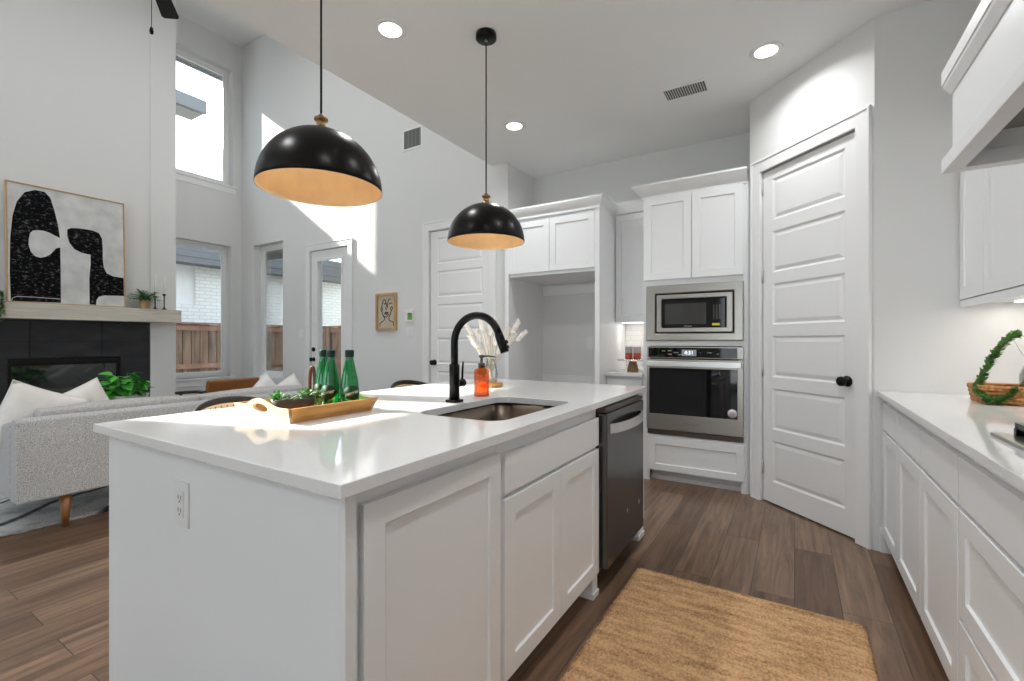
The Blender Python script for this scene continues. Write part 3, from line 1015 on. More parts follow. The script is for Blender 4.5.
# big single-door cabinet at the near corner
t = thing('base_cabinet', 'white island base cabinet with one large shaker door at the near corner', 'cabinet', (-1.1, 0.94, 0), 'white shaker base cabinets of the island')
b = MB(); b.box(-1.395, CB, 0.674, 1.222, 0.10, ZC); b.box(-1.395, CB - 0.07, 0.674, 1.222, 0, 0.10)
part('carcass', b, 'cab', t)
b = MB(); shaker(b, facing_plus_x(CB, 0.678, 0.105), 0.540, 0.741, 0.02, 0.060)
part('door', b, 'cab', t, bevel=0.0015)

# sink cabinet: carcass made of boards so that the bowl hangs inside
t = thing('sink_cabinet', 'white island base cabinet under the sink with two shaker doors', 'cabinet', (-1.1, 1.65, 0), 'white shaker base cabinets of the island')
b = MB()
b.box(-1.395, CB, 1.224, 1.242, 0.10, ZC); b.box(-1.395, CB, 2.060, 2.078, 0.10, ZC)
b.box(-1.395, -1.380, 1.242, 2.060, 0.10, ZC); b.box(-1.380, CB, 1.242, 2.060, 0.10, 0.118)
b.box(CB - 0.018, CB, 1.242, 2.060, 0.118, ZC); b.box(-1.395, CB - 0.07, 1.224, 2.04, 0, 0.10)
part('carcass', b, 'cab', t)
b = MB(); foot(b, CB - 0.05, CB + 0.012, 2.012, 2.070)
part('foot', b, 'cab', t, bevel=0.002)
b = MB(); b.plate(facing_plus_x(CB, 1.244, 0.706), 0.826, 0.130, 0.02)
part('false_drawer_front', b, 'cab', t, bevel=0.002)
for y in (1.244, 1.659):
    b = MB(); shaker(b, facing_plus_x(CB, y, 0.105), 0.411, 0.585)
    part('door', b, 'cab', t, bevel=0.0015)

# dishwasher
t = thing('dishwasher', 'dark stainless dishwasher with a bowed bar handle built into the island', 'dishwasher', (-1.1, 2.4, 0))
b = MB(); b.box(-1.38, CB, 2.095, 2.708, 0.10, 0.878); b.box(-1.38, CB - 0.06, 2.12, 2.71, 0.0, 0.10)
part('tub', b, 'dark_steel_edge', t)
b = MB(); b.box(CB, CF + 0.032, 2.095, 2.710, 0.112, 0.852)
part('door', b, 'dark_steel', t, bevel=0.006)
b = MB(); b.box(CB, CF + 0.026, 2.095, 2.710, 0.855, 0.878)
part('control_strip', b, 'dark_steel_edge', t, bevel=0.003)
hp = []
for k in range(17):
    s_ = k / 16
    hp.append((CF + 0.034 + 0.045 * math.sin(PI * s_) ** 0.6, lerp(2.135, 2.665, s_), 0.775))
b = MB()
for k in range(16):
    p0, p1 = hp[k], hp[k + 1]
    b.add([(p0[0], p0[1], 0.752), (p1[0], p1[1], 0.752), (p1[0], p1[1], 0.798), (p0[0], p0[1], 0.798),
           (p0[0] - 0.009, p0[1], 0.752), (p1[0] - 0.009, p1[1], 0.752), (p1[0] - 0.009, p1[1], 0.798), (p0[0] - 0.009, p0[1], 0.798)],
          [(0, 1, 2, 3), (7, 6, 5, 4), (4, 5, 1, 0), (3, 2, 6, 7)] + ([(4, 0, 3, 7)] if k == 0 else []) + ([(1, 5, 6, 2)] if k == 15 else []))
part('handle', b, 'steel_light', t)
b = MB(); b.lathe([(0, 0), (0.015, 0), (0.015, 0.001), (0, 0.001)], facing_plus_x(CF + 0.032, 2.61, 0.285), 20)
part('emblem', b, 'print_grey', t)
b = MB(); b.lathe([(0, 0), (0.012, 0), (0.012, 0.001), (0, 0.001)], facing_plus_x(CF + 0.032, 2.40, 0.30), 20)
part('emblem', b, 'print_grey', t)

# ------------------------------------------------------------------ countertop with the sink cut-out
def round_rect(x0, x1, y0, y1, r, n=7):
    pts = []
    for cx, cy, a0 in ((x1 - r, y1 - r, 0), (x0 + r, y1 - r, 90), (x0 + r, y0 + r, 180), (x1 - r, y0 + r, 270)):
        for k in range(n):
            a = R(a0 + 90 * k / (n - 1))
            pts.append((cx + r * math.cos(a), cy + r * math.sin(a)))
    return pts

def slab_with_hole(mb, x0, x1, y0, y1, z0, z1, hole, x1far=None):
    n = len(hole) // 4
    corners = [(x1 if x1far is None else x1far, y1), (x0, y1), (x0, y0), (x1, y0)]
    outer = []
    for c in range(4):
        outer += [corners[c]] * n
    vs, fs = [], []
    k = len(hole)
    for z in (z0, z1):
        vs += [(p[0], p[1], z) for p in hole]
        vs += [(p[0], p[1], z) for p in corners]
    off = k + 4
    for lay in (0, 1):
        b_ = lay * off
        for i in range(k):
            j = (i + 1) % k
            ci, cj = i // n, j // n
            f = [b_ + i, b_ + j, b_ + k + cj] if ci == cj else [b_ + i, b_ + j, b_ + k + cj, b_ + k + ci]
            fs.append(f if lay else f[::-1])
    for i in range(k):
        j = (i + 1) % k
        fs.append([i, j, off + j, off + i])
    for c in range(4):
        d = (c + 1) % 4
        fs.append([k + c, k + d, off + k + d, off + k + c])
    mb.add(vs, fs)
SX0, SX1, SY0, SY1 = -1.282, -0.880, 1.345, 1.985
mb = MB(); slab_with_hole(mb, -2.054, -0.762, 0.598, 2.872, ZC, 0.915, round_rect(SX0, SX1, SY0, SY1, 0.075), -0.784)
single('countertop', mb, 'quartz', 'long white quartz worktop covering the kitchen island', 'countertop', (-1.4, 1.75, ZC), bevel=0.002)

# undermount sink bowl
t = thing('kitchen_sink', 'stainless undermount sink bowl set into the island worktop', 'sink', (-1.09, 1.65, 0.66))
b = MB()
rings = []
for (g, z) in ((0.022, ZC - 0.0015), (-0.004, ZC - 0.0015), (-0.002, 0.72), (0.008, 0.69), (0.03, 0.674), (0.06, 0.670)):
    rr = max(0.02, 0.075 + (0.022 if g == 0.022 else 0) * 1 - (g if g > 0 and z < 0.8 else 0))
    if z > 0.8 and g > 0:
        rings.append(([(p[0], p[1], z) for p in round_rect(SX0 - 0.022, SX1 + 0.022, SY0 - 0.022, SY1 + 0.022, 0.09)]))
    else:
        rings.append(([(p[0], p[1], z) for p in round_rect(SX0 + g, SX1 - g, SY0 + g, SY1 - g, rr)]))
vs = [p for r_ in rings for p in r_]
k = len(rings[0])
fs = []
for q in range(len(rings) - 1):
    for i in range(k):
        j = (i + 1) % k
        fs.append((q * k + i, q * k + j, (q + 1) * k + j, (q + 1) * k + i))
fs.append(tuple(range((len(rings) - 1) * k, len(rings) * k)))
b.add(vs, fs, ID, True)
part('bowl', b, 'sink_steel', t)
b = MB(); b.lathe([(0, 0.671), (0.045, 0.671), (0.045, 0.675), (0.03, 0.673), (0, 0.672)], T((-1.09, 1.665, 0)), 24)
part('drain', b, 'steel_light', t)

# faucet
FX, FY = -1.342, 1.680
t = thing('kitchen_faucet', 'black gooseneck kitchen faucet behind the island sink', 'faucet', (FX, FY, 0.915))
b = MB(); b.box(FX - 0.030, FX + 0.030, FY - 0.030, FY + 0.030, 0.915, 0.928)
part('base_plate', b, 'matte_black', t, bevel=0.003)
b = MB(); b.lathe([(0.024, 0.928), (0.024, 1.085), (0.0225, 1.092), (0.0, 1.092)], T((FX, FY, 0)), 24)
part('body', b, 'matte_black', t)
rad = 0.118
path = [(FX, FY, 1.088), (FX, FY, 1.15), (FX, FY, 1.195)]
for k in range(1, 19):
    a = PI - R(164) * k / 18
    path.append((FX + rad + rad * math.cos(a), FY + 0.02 * k / 18, 1.195 + rad * math.sin(a)))
b = MB(); b.tube(path, 0.0170, 16)
sp = part('spout', b, 'matte_black', t)
e0 = Vector(path[-1]); d0 = (Vector(path[-1]) - Vector(path[-2])).normalized()
b = MB(); b.tube([e0 - d0 * 0.002, e0 + d0 * 0.012, e0 + d0 * 0.05, e0 + d0 * 0.085], [0.0185, 0.0195, 0.0205, 0.0195], 16)
hd = part('spray_head', b, 'matte_black', t)
sd = Vector((d0.z, 0, -d0.x)).normalized()
b = MB(); c0 = e0 + d0 * 0.045 - sd * 0.018
b.tube([c0, c0 - sd * 0.010], 0.009, 12)
b.tube([c0 + d0 * 0.022, c0 + d0 * 0.022 - sd * 0.008], 0.007, 12)
part('spray_button', b, 'black_metal', hd)
b = MB(); b.tube([(FX, FY + 0.022, 1.00), (FX, FY + 0.064, 1.00)], 0.0165, 16)
b.ball((FX, FY + 0.064, 1.00), 0.019, 1, 0.6, 1)
hh = part('handle_hub', b, 'matte_black', t)
b = MB(); b.tube([(FX, FY + 0.058, 1.01), (FX, FY + 0.061, 1.06), (FX, FY + 0.066, 1.10)], [0.0055, 0.005, 0.0042], 10)
part('handle_lever', b, 'matte_black', hh)

# soap dispenser
t = thing('soap_dispenser', 'amber soap dispenser bottle with dark pump beside the faucet', 'soap dispenser', (-1.372, 1.94, 0.915))
m = T((-1.372, 1.94, 0.915))
b = MB(); b.lathe([(0, 0.0), (0.036, 0.0), (0.039, 0.004), (0.039, 0.128), (0.034, 0.138), (0.017, 0.143), (0.015, 0.150), (0, 0.150)], m, 28)
part('bottle', b, 'amber', t)
b = MB(); b.lathe([(0.018, 0.146), (0.018, 0.168), (0.0075, 0.170), (0.0075, 0.196), (0.014, 0.198), (0.014, 0.210), (0, 0.212)], m, 20)
b.tube([m @ Vector((0, 0, 0.204)), m @ Vector((0.03, 0.018, 0.205)), m @ Vector((0.062, 0.036, 0.200))], [0.006, 0.005, 0.004], 10)
part('pump', b, 'pump', t)

# vase of dried plumes on a round wooden coaster
vx, vy = -1.60, 2.36
single('coaster', MB().lathe([(0, 0), (0.070, 0), (0.074, 0.006), (0.074, 0.020), (0.070, 0.024), (0, 0.024)], T((vx, vy, 0.915)), 32), 'tray',
       'round honey-coloured wooden coaster under the vase of dried plumes', 'coaster', (vx, vy, 0.915))
t = thing('dried_flower_vase', 'clear glass vase of fluffy cream dried grass plumes behind the soap dispenser', 'vase', (vx, vy, 0.939))
m = T((vx, vy, 0.939))
b = MB(); b.lathe([(0, 0), (0.034, 0), (0.040, 0.006), (0.044, 0.05), (0.036, 0.10), (0.024, 0.135), (0.028, 0.15), (0.026, 0.15), (0.022, 0.135), (0.034, 0.10), (0.042, 0.05), (0.036, 0.010), (0, 0.008)], m, 28)
part('glass', b, 'clear', t)
rnd = random.Random(11)
stems = MB()
ends = [(-0.135, 0.06, 0.30), (-0.10, 0.0, 0.22), (-0.075, 0.05, 0.26), (-0.05, -0.05, 0.33), (-0.02, 0.03, 0.19), (0.0, -0.04, 0.30), (0.02, 0.05, 0.34), (0.03, -0.02, 0.24),
        (-0.03, -0.02, 0.25), (0.12, 0.10, 0.24), (0.14, 0.05, 0.31), (0.18, 0.13, 0.26), (0.09, 0.03, 0.28), (-0.06, 0.02, 0.16), (0.05, 0.02, 0.18)]
pl = []
RV = Vector((0.8526, 0.5225, 0))
FV = Vector((-0.5225, 0.8526, 0))
for (r0, f0, z0) in ends:
    e = Vector((vx, vy, 0.96)) + RV * r0 + FV * f0 + Vector((0, 0, z0))
    s0 = Vector((vx, vy, 0.955)) + RV * (-r0 * 0.12)
    mid = s0.lerp(e, 0.5) - RV * (r0 * 0.14)
    pth = smooth_path([s0, mid, e], 5)
    stems.tube(pth, 0.0018, 6)
    pl.append((e, (e - mid).normalized()))
part('stems', stems, 'stem', t)
for e, d in pl:
    q = MB()
    L = rnd.uniform(0.075, 0.11)
    base = e - d * 0.03
    q.tube([base, base + d * L * 0.15, base + d * L * 0.4, base + d * L * 0.7, base + d * L], [0.003, 0.010, 0.0125, 0.010, 0.002], 8)
    sd0 = d.orthogonal().normalized()
    for k in range(110):
        f_ = rnd.random()
        sd = Matrix.Rotation(rnd.uniform(0, 2 * PI), 3, d) @ sd0
        rad_ = 0.011 + 0.004 * math.sin(PI * f_)
        q.leaf(base + d * (L * f_ * 0.92) + sd * rad_ * 0.6, d * 1.0 + sd * 0.75, rnd.uniform(0.012, 0.020), 0.006, -0.1, rnd.uniform(0, PI))
    part('plume', q, 'plume', t)

# ------------------------------------------------------------------ wooden tray and what stands in it
TR = Matrix.Translation((-1.622, 1.125, 0.9152))   # local y = long axis
t = thing('serving_tray', 'flared honey wooden serving tray with oval end handles on the island', 'tray', (-1.622, 1.125, 0.9152))
tw, tl = 0.150, 0.178
b = MB(); b.box(-tw, tw, -tl, tl, 0.0, 0.010, TR)
part('base', b, 'tray', t, bevel=0.002)
fl, hs = 0.022, 0.052
for s_ in (1, -1):
    b = MB()
    x0, x1 = s_ * tw, s_ * (tw + fl)
    vs = []
    for yy, ex in ((-tl, -0.018), (tl, 0.018)):
        vs += [(x0, yy, 0.0), (x0 - s_ * 0.011, yy, 0.010), (x1 - s_ * 0.011, yy + ex, hs), (x1, yy + ex, hs)]
    b.add(vs, [(0, 1, 2, 3), (7, 6, 5, 4), (0, 4, 5, 1), (1, 5, 6, 2), (2, 6, 7, 3), (3, 7, 4, 0)], TR)
    part('long_side', b, 'tray', t)
for s_ in (-1, 1):
    # flared end board, humped in the middle, with an oval grip hole
    n = 40
    fm = TR @ Matrix(((1, 0, 0, 0), (0, 0.0, s_ * 1.0, s_ * tl), (0, 1, 0, 0.0), (0, 0, 0, 1)))
    lean = 0.020 / 0.052
    outl = []
    def wtop(q): return lerp(hs, 0.080, 0.5 + 0.5 * math.cos(PI * min(1, abs(q) / 0.62))) if abs(q) < 0.62 else hs
    bot = [(-tw, 0), (tw, 0)]
    top = []
    for k in range(n + 1):
        q = 1 - 2 * k / n
        top.append((q * (tw + fl), wtop(q)))
    outer = [(-tw * 1.0, 0.0)] + [(lerp(-tw, tw, k / n), 0.0) for k in range(1, n)] + [(tw, 0.0)] + top
    # hole
    hole = [(0.046 * math.cos(2 * PI * k / 28), 0.046 + 0.016 * math.sin(2 * PI * k / 28)) for k in range(28)]
    def ray_out(a):
        # point of the outline seen from the hole centre at angle a
        c = Vector((0, 0.046)); d = Vector((math.cos(a), math.sin(a)))
        best = None
        for i in range(len(outer)):
            p, q = Vector(outer[i]), Vector(outer[(i + 1) % len(outer)])
            e = q - p
            den = d.x * e.y - d.y * e.x
            if abs(den) < 1e-9: continue
            w_ = p - c
            tt = (w_.x * e.y - w_.y * e.x) / den
            uu = (w_.x * d.y - w_.y * d.x) / den
            if tt > 0 and -1e-6 <= uu <= 1 + 1e-6 and (best is None or tt < best): best = tt
        return c + d * best
    angs = sorted([math.atan2(p[1] - 0.046, p[0]) for p in outer] + [2 * PI * k / 28 - PI for k in range(28)])
    vs, fs = [], []
    for a in angs:
        o2 = ray_out(a)
        h2 = Vector((0.046 * math.cos(a), 0.046 + 0.016 * math.sin(a)))
        for p in (o2, h2):
            for th in (0.0, 0.012):
                vs.append((p.x, p.y, p.y * lean - th))
    k = len(angs)
    for i in range(k):
        j = (i + 1) % k
        a_, b_ = 4 * i, 4 * j
        fs += [(a_, b_, b_ + 2, a_ + 2), (a_ + 1, a_ + 3, b_ + 3, b_ + 1), (a_, a_ + 1, b_ + 1, b_), (a_ + 2, b_ + 2, b_ + 3, a_ + 3)]
    b = MB(); b.add(vs, fs, fm)
    part('end_board', b, 'tray_end', t, 'end board with an oval hole, sunlit tone in its colour')

def tray_pt(x, y, z=0.010): return TR @ Vector((x, y, z))

# bottles
def bottle(loc, label, face):
    t = thing('water_bottle', label, 'bottle', loc, 'green sparkling water bottles in the tray')
    m = T(loc)
    b = MB(); b.lathe([(0, 0.004), (0.022, 0.0), (0.032, 0.003), (0.0365, 0.012), (0.0370, 0.062), (0.0358, 0.090), (0.0315, 0.122), (0.0240, 0.158), (0.0175, 0.188), (0.0145, 0.206), (0.0145, 0.218), (0, 0.218)], m, 28)
    part('glass_body', b, 'bottle', t)
    b = MB(); b.lathe([(0.0165, 0.206), (0.0178, 0.208), (0.0178, 0.232), (0.016, 0.236), (0, 0.236)], m, 20)
    part('cap', b, 'bottle_cap', t)
    # label: a leaf-shaped band wrapped on the belly, with its lettering
    b = MB()
    vs, fs = [], []
    n = 20
    for k in range(n + 1):
        a = face + R(-62 + 124 * k / n)
        hgt = 0.026 * math.sin(PI * k / n) ** 0.7 + 0.004
        for z in (0.064 - hgt, 0.064 + hgt):
            for r_ in (0.0372, 0.0378):
                vs.append((r_ * math.cos(a), r_ * math.sin(a), z))
    for k in range(n):
        a_ = 4 * k
        fs += [(a_ + 1, a_ + 5, a_ + 7, a_ + 3), (a_, a_ + 2, a_ + 6, a_ + 4), (a_, a_ + 4, a_ + 5, a_ + 1), (a_ + 2, a_ + 3, a_ + 7, a_ + 6)]
    b.add(vs, fs, m, True)
    lb = part('label', b, 'bottle_label', t)
    tx = MB(); tx.text('perrier', 0.021, ID, 0.0003)
    for i, p in enumerate(tx.v):
        a = face + p.x / 0.0382
        r_ = 0.0382 + p.z
        tx.v[i] = Vector(loc) + Vector((r_ * math.cos(a), r_ * math.sin(a), 0.064 + p.y + p.x * 0.22))
    part('lettering', tx, 'print_white', lb)
    return t
bottle((-1.630, 1.231, 0.9254), 'front left green glass bottle with dark cap in the wooden tray', R(-62))
bottle((-1.708, 1.254, 0.9254), 'green bottle half hidden behind another beside the brown loop', R(-75))
bottle((-1.553, 1.262, 0.9254), 'green bottle standing alone at the far end of the tray', R(-20))

# dark planter and succulents in the tray
px, py = -1.645, 1.075
t = thing('succulent_planter', 'low dark bowl planted with small succulents in the wooden tray', 'planter', (px, py, 0.9254))
m = T((px, py, 0.9254)) @ Matrix.Diagonal((0.85, 1.25, 1, 1))
b = MB(); b.lathe([(0, 0), (0.052, 0), (0.062, 0.01), (0.070, 0.055), (0.066, 0.055), (0.060, 0.040), (0, 0.040)], m, 28)
part('bowl', b, 'dark_wood', t)
b = MB(); b.lathe([(0, 0.044), (0.058, 0.042), (0.060, 0.040), (0.0, 0.0395)], m, 20)
part('soil', b, 'soil', t)
rnd = random.Random(3)
for (ox, oy, mt, n, L) in ((-0.02, -0.055, 'green_bright', 20, 0.040), (-0.015, 0.062, 'green_dark', 26, 0.048)):
    b = MB()
    c = Vector((px + ox, py + oy, 0.9254 + 0.044))
    for k in range(n):
        a = k * 2.4
        el = lerp(0.25, 1.35, k / n)
        d = Vector((math.cos(a) * math.cos(el), math.sin(a) * math.cos(el), math.sin(el)))
        b.leaf(c, d, L * rnd.uniform(0.8, 1.25), 0.016, 0.15)
    part('succulent', b, mt, t)
b = MB()
for k in range(7):
    a = R(-70 + 25 * k)
    c = Vector((px + 0.004, py - 0.085 + 0.02 * k, 0.972))
    e = c + Vector((0.055 * math.cos(a), 0.02 + 0.03 * math.sin(a), 0.03))
    f_ = e + Vector((0.025, 0.01, -0.02))
    pth = smooth_path([c, e, f_], 4)
    b.tube(pth, 0.0014, 5)
    for p in pth[2::2]:
        b.leaf(p, (rnd.uniform(-1, 1), rnd.uniform(-1, 1), 0.5), 0.018, 0.009, 0.2)
part('trailing_stems', b, 'green', t)

# brown wooden loop ornament standing behind the planter
ox, oy = -1.760, 1.236
pth = []
for k in range(36):
    a = 2 * PI * k / 36
    pth.append(Vector((ox, oy, 0.9254 + 0.0845)) + RV * (0.0105 * math.sin(a)) + Vector((0, 0, 0.0775 * -math.cos(a))) )
b = MB(); b.tube(pth, 0.007, 10, closed=True)
single('wooden_loop', b, 'brown_wood', 'tall brown wooden loop ornament standing beside the green bottles', 'ornament', (ox, oy, 0.9254))

# ================================================================== OVEN WALL
YT = 4.02              # front plane of the oven tower's face frame
def crown(mb, path, z0, z1, out=0.085):
    q = out / 0.085
    mb.sweep(path, [(-0.012, z0), (0.010 * q, z0), (0.012 * q, z0 + 0.018), (0.022 * q, z0 + 0.028), (0.045 * q, z0 + 0.045), (0.070 * q, z1 - 0.035), (0.080 * q, z1 - 0.022), (out, z1 - 0.018), (out, z1), (-0.012, z1)])
    return mb

t = thing('oven_tower', 'tall white cabinet tower holding the microwave and wall oven', 'cabinet', (-0.73, 4.3, 0))
TX0, TX1 = -1.122, -0.312
b = MB()
b.box(TX0, TX0 + 0.02, YT + 0.02, 4.6, 0.0, 2.44); b.box(TX1 - 0.02, TX1, YT + 0.02, 4.6, 0.0, 2.44)
b.box(TX0 + 0.02, TX1 - 0.02, 4.58, 4.6, 0.1, 2.44)
for z in (0.375, 1.168, 1.69, 2.42):
    b.box(TX0 + 0.02, TX1 - 0.02, YT + 0.02, 4.58, z, z + 0.018)
b.plate(facing_minus_y(TX0, YT + 0.02, 0.0), TX1 - TX0, 2.44, 0.02,
        [(0.049, TX1 - TX0 - 0.037, 0.397, 1.155), (0.035, TX1 - TX0 - 0.030, 1.20, 1.67), (0.055, TX1 - TX0 - 0.045, -1, 0.088), (0.05, TX1 - TX0 - 0.04, 0.12, 0.35), (0.05, TX1 - TX0 - 0.04, 1.74, 2.40)])
part('carcass', b, 'cab', t)
b = MB(); b.box(TX0 + 0.05, TX1 - 0.04, YT + 0.07, YT + 0.085, 0, 0.09); b.box(TX0 + 0.05, TX1 - 0.04, YT + 0.052, YT + 0.07, 0, 0.035)
part('toe_kick', b, 'cab', t)
for x, w in ((-1.112, 0.388), (-0.720, 0.380)):
    b = MB(); shaker(b, facing_minus_y(x, YT, 1.716), w, 0.706)
    part('door', b, 'cab', t, bevel=0.0015)
b = MB(); shaker(b, facing_minus_y(-1.072, YT, 0.096), 0.738, 0.276, 0.02, 0.055)
part('drawer', b, 'cab', t, bevel=0.0015)
b = MB(); crown(b, [(TX0, 4.25), (TX0, YT), (TX1, YT)], 2.425, 2.532)
part('crown_moulding', b, 'cab', t)

b = MB(); b.box(TX1 - 0.001, -0.2965, YT + 0.02, YT + 0.04, 0.0, 2.44)
part('filler_strip', b, 'cab', t)

# microwave with its trim kit
t = thing('microwave', 'built-in stainless microwave above the wall oven', 'microwave', (-0.71, 4.1, 1.2))
MXa, MXb, MZa, MZb = -1.092, -0.337, 1.198, 1.668
b = MB(); b.box(MXa + 0.03, MXb - 0.03, YT + 0.021, 4.45, MZa + 0.01, MZb - 0.01)
part('body', b, 'black_metal', t)
b = MB(); b.plate(facing_minus_y(MXa, YT - 0.0005, MZa), MXb - MXa, MZb - MZa, 0.022, [(0.078, 0.082 + 0.605, 0.062, 0.062 + 0.335)])
part('trim_frame', b, 'steel', t, bevel=0.008)
ix0, iz0, iw, ih = MXa + 0.082, MZa + 0.066, 0.601, 0.327
b = MB(); b.plate(facing_minus_y(ix0 - 0.003, YT + 0.02, iz0 - 0.003), iw + 0.006, ih + 0.006, 0.01)
part('gasket', b, 'matte_black', t)
dr = MB(); dr.plate(facing_minus_y(ix0 + 0.006, YT + 0.008, iz0 + 0.006), iw - 0.012, ih - 0.012, 0.030, [(0.04, iw - 0.055, 0.035, ih - 0.047)])
d_ = part('door', dr, 'steel', t, bevel=0.003)
b = MB(); b.plate(facing_minus_y(ix0 + 0.047, YT - 0.012, iz0 + 0.042), iw - 0.109, ih - 0.096, 0.006)
part('glass_front', b, 'black_glass', d_)
b = MB(); b.plate(facing_minus_y(ix0 + 0.075, YT - 0.018, iz0 + 0.072), 0.325, ih - 0.155, 0.002)
part('window', b, 'mw_glass', d_)
b = MB(); m = facing_minus_y(ix0 + 0.44, YT - 0.0182, iz0 + 0.07)
for r_ in range(6):
    for c in range(3):
        b.text(str((r_ * 3 + c + 1) % 10), 0.014, m @ T((0.018 + c * 0.022, 0.045 + r_ * 0.020, 0)), 0.0003)
part('key_lettering', b, 'print_white', d_)
b = MB(); b.plate(facing_minus_y(ix0 + 0.445, YT - 0.018, iz0 + 0.058), 0.055, 0.018, 0.001)
part('energy_sticker', b, 'yellow', d_)
b = MB(); b.text('Whirlpool', 0.014, facing_minus_y(ix0 + 0.26, YT - 0.0182, iz0 + 0.055), 0.0003)
part('logo_lettering', b, 'print_white', d_)

# wall oven
t = thing('wall_oven', 'built-in stainless wall oven with a black glass door and clock', 'oven', (-0.71, 4.1, 0.4))
OX0, OX1 = -1.083, -0.338
b = MB(); b.box(OX0 + 0.015, OX1 - 0.015, YT + 0.021, 4.5, 0.40, 1.15)
part('body', b, 'black_metal', t)
b = MB(); b.plate(facing_minus_y(OX0, YT - 0.0005, 1.052), OX1 - OX0, 0.096, 0.022)
cp = part('control_panel', b, 'steel', t, bevel=0.003)
b = MB(); b.plate(facing_minus_y(OX0 + 0.012, YT - 0.0225, 1.058), OX1 - OX0 - 0.055, 0.082, 0.004)
part('panel_glass', b, 'black_glass', cp)
b = MB(); b.plate(facing_minus_y(OX0 + 0.285, YT - 0.0265, 1.072), 0.115, 0.052, 0.0012)
part('display', b, 'display', cp)
b = MB(); b.text('4:31', 0.042, facing_minus_y(OX0 + 0.3425, YT - 0.0280, 1.098), 0.0004)
part('display_digits', b, 'digits', cp)
b = MB(); m = facing_minus_y(OX0, YT - 0.0266, 1.10)
for x, z, s_ in ((0.14, 0.012, 'BAKE'), (0.19, 0.014, 'BROIL'), (0.24, 0.0, 'CLEAN'), (0.19, -0.016, 'TIMER'), (0.27, -0.018, 'KEEP'), (0.43, 0.0, '+'), (0.43, -0.016, '-'), (0.50, 0.0, 'START'), (0.56, -0.01, 'OFF')):
    b.text(s_, 0.012, m @ T((x, z, 0)), 0.0003)
part('key_lettering', b, 'print_white', cp)
b = MB(); b.plate(facing_minus_y(OX0, YT - 0.002, 0.448), OX1 - OX0, 0.595, 0.036, [(0.022, OX1 - OX0 - 0.042, 0.132, 0.520)])
d_ = part('door', b, 'steel', t, bevel=0.003)
b = MB(); b.plate(facing_minus_y(OX0 + 0.022, YT - 0.010, 0.578), OX1 - OX0 - 0.064, 0.392, 0.022)
part('door_glass', b, 'black_glass', d_)
b = MB(); b.plate(facing_minus_y(OX0 + 0.012, YT - 0.070, 0.985), OX1 - OX0 - 0.024, 0.044, 0.016)
for x in (OX0 + 0.04, OX1 - 0.06):
    b.box(x, x + 0.02, YT - 0.07, YT - 0.037, 0.995, 1.02)
part('handle', b, 'steel_light', d_, bevel=0.003)
b = MB(); b.lathe([(0, 0), (0.034, 0), (0.034, 0.0006), (0, 0.0006)], facing_minus_y(OX1 - 0.078, YT - 0.0322, 0.625), 28)
st = part('round_sticker', b, 'sticker', d_)
b = MB()
for z, w_ in ((0.010, 0.030), (0.0, 0.042), (-0.010, 0.034)):
    b.box(-w_ / 2, w_ / 2, z - 0.002, z + 0.002, 0, 0.0004, facing_minus_y(OX1 - 0.078, YT - 0.0329, 0.625))
part('sticker_lines', b, 'print_grey', st)
b = MB(); b.text('Whirlpool', 0.030, facing_minus_y(OX0 + 0.36, YT - 0.0382, 0.512), 0.0004)
part('logo_lettering', b, 'print_grey', d_)
b = MB(); b.plate(facing_minus_y(OX0, YT - 0.0005, 0.402), OX1 - OX0, 0.040, 0.012)
part('lower_vent', b, 'dark_steel_edge', t, bevel=0.002)

# refrigerator enclosure
YF = 3.86
t = thing('fridge_enclosure', 'white cabinet surround with an empty refrigerator opening', 'cabinet', (-1.96, 4.2, 0))
EX0, EX1 = -2.450, -1.462
b = MB()
b.box(EX0, EX0 + 0.045, YF, 4.6, 0, 2.38); b.box(EX1 - 0.045, EX1, YF, 4.6, 0, 2.38)
b.box(EX0 + 0.045, EX1 - 0.045, YF + 0.02, 4.6, 1.82, 2.38)
part('carcass', b, 'cab', t, bevel=0.002)
w2 = (EX1 - EX0 - 0.09 - 0.004) / 2
for x in (EX0 + 0.045, EX0 + 0.045 + w2 + 0.004):
    b = MB(); shaker(b, facing_minus_y(x, YF + 0.02, 1.85), w2, 0.495, 0.022, 0.06)
    part('door', b, 'cab', t, bevel=0.0015)
b = MB(); b.plate(facing_minus_y(EX0 + 0.045, 4.6, 1.70), EX1 - EX0 - 0.09, 0.10, 0.02)
part('cleat', b, 'cab', t)
b = MB(); b.plate(facing_minus_y(EX0 + 0.045, 4.6, 0.0), EX1 - EX0 - 0.09, 0.82, 0.02)
part('lower_back_panel', b, 'cab', t)
b = MB(); crown(b, [(EX0, YF), (EX1, YF), (EX1, 4.255)], 2.372, 2.475, 0.045)
part('crown_moulding', b, 'cab', t)
b = MB(); m = facing_minus_y(-1.885, 4.6, 1.11); b.plate(m, 0.08, 0.13, 0.006)
single('wall_outlet', b, 'plastic_white', 'white outlet plate inside the empty refrigerator opening', 'outlet', (-1.845, 4.6, 1.11), bevel=0.002)

